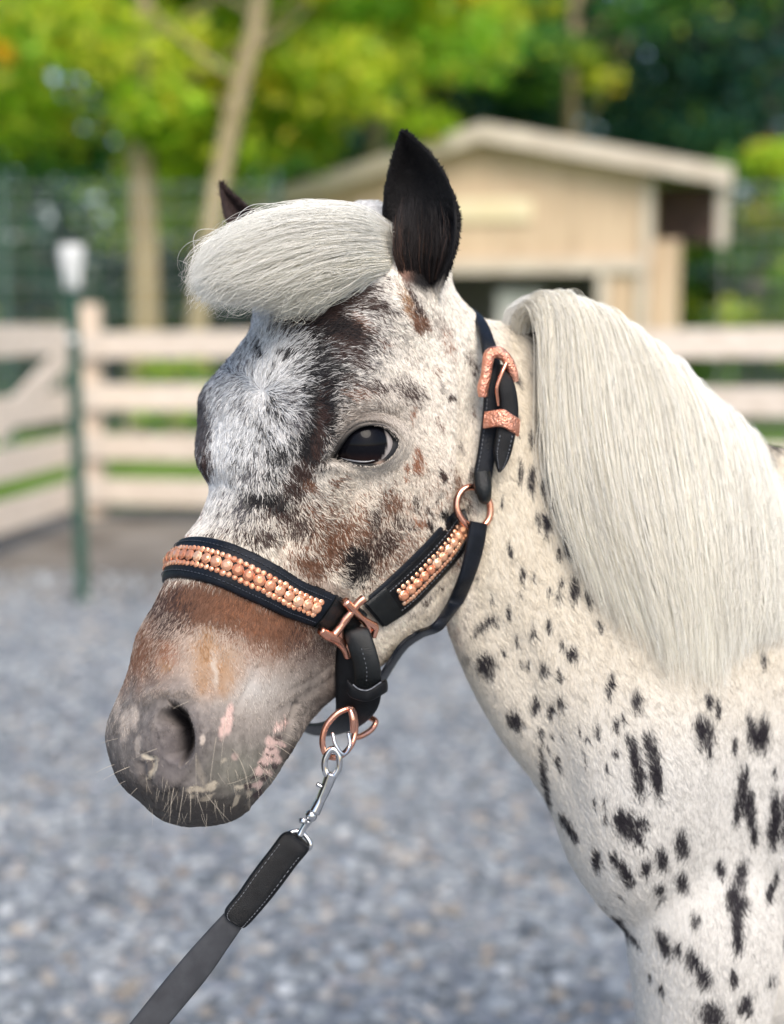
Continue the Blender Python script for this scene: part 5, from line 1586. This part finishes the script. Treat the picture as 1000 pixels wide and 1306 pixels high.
# stalls below
for x in (-1.76, -.62, 1.44, 1.82):
    sb('stall_post', (x, .0, .80), (.10, .10, 1.58), trim_m)
sb('wing_panel', (2.03, .06, .95), (.26, .02, 1.9), ply_m); sb('stall_panel', (1.63, .012, .80), (.26, .02, 1.56), ply_m)
sb('stall_door', (.60, .3, .72), (.46, .03, 1.44), roof_m)
sb('stall_panel', (-1.2, .012, .62), (1.0, .02, 1.2), ply_m)
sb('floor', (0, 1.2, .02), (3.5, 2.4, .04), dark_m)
# roof of two planes with pale fascia
def slab(name, x0, x1, y0, y1, t, mat, drop=0):
    z0, z1 = slope(x0) + drop, slope(x1) + drop
    Vv = [SO + RY @ np.array([x, y, z + dz]) for (x, z) in ((x0, z0), (x1, z1)) for y in (y0, y1) for dz in (0, t)]
    F = [[0, 1, 3, 2], [4, 6, 7, 5], [0, 4, 5, 1], [2, 3, 7, 6], [0, 2, 6, 4], [1, 5, 7, 3]]
    mb = MB(); mb.add(Vv, F); return mb.build(name, mat, shed, smooth=False)
slab('roof', -2.05, .30, -.22, 2.6, .05, roof_m); slab('roof', .30, 2.62, -.22, 2.6, .05, roof_m)
slab('fascia_board', -2.05, .30, -.26, -.225, .17, trim_m, -.10); slab('fascia_board', .30, 2.62, -.26, -.225, .17, trim_m, -.10)
# lean-to bay on the right
sb('hanging_board', (2.54, -.1, 2.16), (.11, .06, .66), trim_m)
sb('overhang_shade_panel', (2.20, .5, 2.16), (.58, .03, .56), brown_m)  # dark brown sheet stands in for the shade under the roof overhang
sb('lean_to_post', (2.54, 2.3, 1.2), (.10, .10, 2.4), trim_m)
sb('sign_board', (.28, -.03, 2.20), (.95, .025, .22), sign_m)
for x in (-1.8, 1.85): sb('corner_trim', (x, -.02, 2.05), (.09, .03, .80), trim_m)

# ================================================================ trees
bark_m = mat_noise('sunlit_bark', (.28, .22, .12), (.46, .38, .23), scale=9, rough=.9, bump=.6, bscale=30, stretch=(1, 1, .3))
bark2_m = mat_noise('dark_bark', (.06, .05, .04), (.13, .11, .09), scale=9, rough=.9, bump=.6, bscale=30, stretch=(1, 1, .3))
def leaf_mat(name):
    m, n, l, b = new_mat(name)
    a = n.new('ShaderNodeAttribute'); a.attribute_name = 'tint'
    l.new(a.outputs['Color'], b.inputs['Base Color']); b.inputs['Roughness'].default_value = .45
    tr = n.new('ShaderNodeBsdfTranslucent'); l.new(a.outputs['Color'], tr.inputs['Color'])
    mx = n.new('ShaderNodeMixShader'); mx.inputs[0].default_value = .55
    out = n['Material Output']; l.new(b.outputs[0], mx.inputs[1]); l.new(tr.outputs[0], mx.inputs[2]); l.new(mx.outputs[0], out.inputs['Surface'])
    return m
leaf_m = leaf_mat('leaves')
PALS = {
 'bright': [([.46, .66, .04], .32), ([.27, .54, .04], .34), ([.72, .80, .07], .18), ([.12, .30, .04], .11), ([.88, .70, .05], .05)],
 'mid': [([.10, .30, .06], .4), ([.20, .42, .07], .32), ([.05, .15, .05], .18), ([.45, .55, .06], .10)],
 'dark': [([.030, .11, .085], .42), ([.055, .19, .115], .30), ([.12, .29, .11], .17), ([.36, .48, .05], .09), ([.010, .035, .025], .02)],
 'yellow': [([.74, .76, .06], .4), ([.50, .62, .04], .45), ([.88, .68, .05], .15)],
 'amber': [([.95, .58, .02], .7), ([.80, .62, .03], .3)],
}
def crown(name, centre, radii, count, pal, parent, leaf=.085, clumps=40, seed=0, hollow=.5, clump_r=.28):
    r = np.random.default_rng(seed)
    c = r.normal(0, 1, (clumps, 3)); c /= np.linalg.norm(c, axis=1)[:, None]
    c *= (hollow + (1 - hollow) * r.random(clumps)[:, None] ** .6)
    c = c * np.asarray(radii)
    k = r.integers(0, clumps, count)
    o = r.normal(0, 1, (count, 3)); o /= np.linalg.norm(o, axis=1)[:, None] + 1e-9
    o *= r.random(count)[:, None] ** .5 * np.mean(radii) * clump_r * r.uniform(.6, 1.4, clumps)[k][:, None] * np.array([1.25, 1.25, .7])
    p = np.asarray(centre) + c[k] + o
    p[:, 2] = np.maximum(p[:, 2], .04)
    n_ = r.normal(0, 1, (count, 3)) + [0, -.2, .8]; n_ /= np.linalg.norm(n_, axis=1)[:, None]
    a = np.cross(n_, r.normal(0, 1, (count, 3))); a /= np.linalg.norm(a, axis=1)[:, None]
    b = np.cross(n_, a)
    s = leaf * r.uniform(.6, 1.3, count)[:, None]
    Vv = np.stack([p - a * s, p + b * s * .5 + n_ * s * .12, p + a * s, p - b * s * .5 + n_ * s * .12], 1).reshape(-1, 3)
    F = np.arange(count * 4).reshape(-1, 4)
    me_ = fast_mesh(name, Vv, F, smooth=False)
    cols = np.array([x[0] for x in PALS[pal]]); pr = np.array([x[1] for x in PALS[pal]])
    cl = r.choice(len(cols), clumps, p=pr / pr.sum())
    own = r.choice(len(cols), count, p=pr / pr.sum())
    ch = np.where(r.random(count) < .6, cl[k], own)
    cc = cols[ch] * r.uniform(.7, 1.3, (count, 1))
    set_color(me_, 'tint', np.repeat(np.clip(cc, 0, .9), 4, 0))
    ob = link(name, me_, leaf_m, parent)
    return ob
def tree(kind, u, y, top, lean, r0, centre_h, radii, pal, count, label, seed, group=None, bark=None, leaf=.085, extra=(), back=0):
    base = at_y(u, y); base[2] = 0
    t = empty(kind, Vector(base), label, 'tree', group)
    r = random.Random(seed)
    pts = [base + [lean[0] * k / 6 + r.uniform(-.03, .03), lean[1] * k / 6, top * k / 6] for k in range(7)]
    pts = spline(np.array(pts), 20)
    mb = MB(); mb.tube(pts, np.linspace(r0 * 1.15, r0 * .5, 20), 12); mb.build('trunk', bark or bark_m, t)
    for k in range(6):
        s_ = pts[10 + k]; a = r.uniform(0, 6.28); L = r.uniform(.8, 1.8)
        e_ = s_ + np.array([math.cos(a) * L, math.sin(a) * L, L * .7])
        MB().tube(spline(np.array([s_, (s_ + e_) / 2 + [0, 0, -.1], e_]), 8), np.linspace(r0 * .35, r0 * .1, 8), 7).build('limb', bark or bark_m, t)
    c_ = base + np.array([lean[0], lean[1] + back, centre_h])
    crown('crown', c_, radii, count, pal, t, seed=seed, leaf=leaf)
    for (dx, dy, z, rad_, p_, n_) in extra:
        crown('crown', base + np.array([dx, dy, z]), rad_, n_, p_, t, seed=seed + 50, clumps=10, hollow=.1)
    return t
tree('maple_tree', 178, 12.6, 5.2, (.1, .1), .135, 3.65, (2.1, 1.6, 1.55), 'bright', 9000, 'leafy tree with the straight pale trunk behind the gate, left of the leaning trunk', 1, back=.9,
     extra=[(-1.0, -.5, 3.35, (.12, .1, .2), 'amber', 60), (-.55, -.3, 3.5, (.1, .1, .1), 'yellow', 40), (1.5, -.3, 4.1, (.6, .4, .35), 'yellow', 500)])
tree('maple_tree', 214, 12.3, 5.4, (1.15, .0), .10, 4.05, (1.7, 1.5, 1.5), 'bright', 8000, 'bright green tree with the slender trunk that leans to the right', 2, back=1.7)
tree('young_tree', 470, 15.5, 5.0, (.1, 0), .08, 4.35, (1.5, 1.2, .95), 'yellow', 3600, 'yellow green tree whose crown hangs over the left roof slope of the shed', 3)
tree('young_tree', 720, 18.2, 6.2, (.1, 0), .10, 5.0, (2.2, 1.2, 1.1), 'mid', 3800, 'mid green tree rising behind the ridge of the shed', 4, leaf=.1, extra=[(-.6, -.6, 4.75, (.7, .3, .3), 'yellow', 260), (.3, -.8, 3.9, (.35, .3, .3), 'yellow', 130)])
tree('dark_tree', 960, 18.5, 6.5, (.2, 0), .13, 4.4, (2.0, 1.4, 1.7), 'dark', 6000, 'dark green tree with a grey trunk behind the right end of the shed', 5, bark=bark2_m, leaf=.1)
tree('dark_tree', 840, 20.5, 7, (.1, 0), .13, 4.9, (2.6, 1.4, 1.9), 'dark', 6500, 'dark blue green tree furthest back over the right roof slope', 6, bark=bark2_m, leaf=.11)
tree('dark_tree', 560, 20.5, 7, (.1, 0), .12, 4.6, (2.3, 1.4, 1.7), 'dark', 6000, 'dark green tree directly behind the peak of the shed roof', 7, bark=bark2_m, leaf=.11)
tree('dark_tree', 400, 19.5, 6.5, (.1, 0), .12, 4.1, (1.7, 1.4, 1.6), 'dark', 5000, 'dark tree between the leaning trunk and the shed', 8, bark=bark2_m, leaf=.11)
tree('young_tree', -60, 14.5, 5.0, (.1, 0), .09, 3.8, (1.7, 1.3, 1.6), 'mid', 5000, 'green tree at the far left edge beyond the wire fence', 9)
def bush(u, y, h_, rad_, pal, count, label, seed):
    base = at_y(u, y); t = empty('shrub', Vector(base), label, 'shrub', 'shrubs beyond the wire fence')
    mb = MB(); mb.tube([base, base + [0, 0, h_ * .5], base + [.1, 0, h_ * .9]], [.03, .025, .01], 6); mb.build('stem', bark2_m, t)
    crown('crown', base + np.array([0, 0, h_]), rad_, count, pal, t, seed=seed, clumps=26, hollow=.25)
bush(955, 15.2, 1.4, (1.0, .7, 1.5), 'mid', 4200, 'tall green shrub in the gap to the right of the shed', 20)
bush(1040, 14.2, 1.7, (.8, .7, 1.7), 'bright', 3000, 'lighter green shrub at the right edge of the picture', 21)
bush(60, 14.6, .9, (1.6, .8, .95), 'dark', 4000, 'dark low shrub behind the cap of the steel post', 22)
bush(250, 15.2, .9, (1.3, .8, .95), 'dark', 3600, 'dark low shrub behind the leaning trunk', 23)
bush(225, 12.4, .5, (.35, .3, .5), 'bright', 900, 'small bright shrub between the two pale trunks', 24)
bush(360, 16.0, 1.0, (1.0, .8, 1.1), 'mid', 2600, 'green shrub by the left wall of the shed', 25)

# the far wood as one mass, with a few gaps of sky
far = MB
def woods(name, count, seed):
    r = np.random.default_rng(seed)
    x = r.uniform(-26, 26, count); y = r.uniform(27, 34, count); z = r.random(count) ** .9 * 10.5
    p = np.stack([x, y, z], -1)
    keep = fbm(p, 1.6, 3) > -.25 - .5 * (z < 5) - .2
    for (u_, v_, r_) in [(68, 108, 14), (90, 106, 14), (64, 78, 12), (412, 116, 16), (440, 98, 12), (985, 22, 20), (445, 120, 10)]:
        c_ = P(u_, v_, 30.0); keep &= ~((np.abs(x - c_[0] * y / c_[1]) < r_ / 1794 * 30) & (np.abs(z - (CAM_Z + (c_[2] - CAM_Z) * y / c_[1])) < r_ / 1794 * 30))
    p = p[keep]; n_c = len(p)
    n_ = r.normal(0, 1, (n_c, 3)) + [0, -1.2, .6]; n_ /= np.linalg.norm(n_, axis=1)[:, None]
    a = np.cross(n_, r.normal(0, 1, (n_c, 3))); a /= np.linalg.norm(a, axis=1)[:, None]; b = np.cross(n_, a)
    s = r.uniform(.12, .26, n_c)[:, None]
    Vv = np.stack([p - a * s, p - b * s * .6, p + a * s, p + b * s * .6], 1).reshape(-1, 3)
    me_ = fast_mesh(name, Vv, np.arange(n_c * 4).reshape(-1, 4), False)
    g = fbm(p, 2.5, 9)[:, None]
    cc = np.array([.035, .12, .085]) * (1 + .5 * g) * r.uniform(.5, 1.6, (n_c, 1))
    lit = (r.random(n_c) < .05)[:, None]
    cc = np.where(lit, np.array([.20, .30, .03]), cc)
    set_color(me_, 'tint', np.repeat(np.clip(cc, 0, 1), 4, 0))
    o = link(name, me_, leaf_m); o['kind'] = 'stuff'; return o
woods('far_woods', 60000, 5)

# grass beyond the boards
NG = 26000
gy_ = 8.7 + 5.5 * rng.random(NG) ** 1.3; gx_ = (rng.random(NG) - .5) * (gy_ * .85 + 1.5)
hh_ = rng.uniform(.04, .13, NG); a_ = rng.uniform(0, 6.28, NG); wd = .006
bx_ = np.stack([np.cos(a_), np.sin(a_), 0 * a_], -1) * wd
base_ = np.stack([gx_, gy_, 0 * gx_], -1); tip_ = base_ + np.stack([rng.normal(0, .03, NG), rng.normal(0, .03, NG), hh_], -1)
gv = np.stack([base_ - bx_, base_ + bx_, tip_], 1).reshape(-1, 3)
gmesh = fast_mesh('grass', gv, np.arange(NG * 3).reshape(-1, 3), False)
gc = np.array([.20, .36, .05])[None] * rng.uniform(.6, 1.7, (NG, 1)) + np.array([.06, .03, 0]) * (rng.random(NG)[:, None] < .3)
set_color(gmesh, 'tint', np.repeat(gc, 3, 0))
grass = link('grass', gmesh, leaf_m); grass['kind'] = 'stuff'
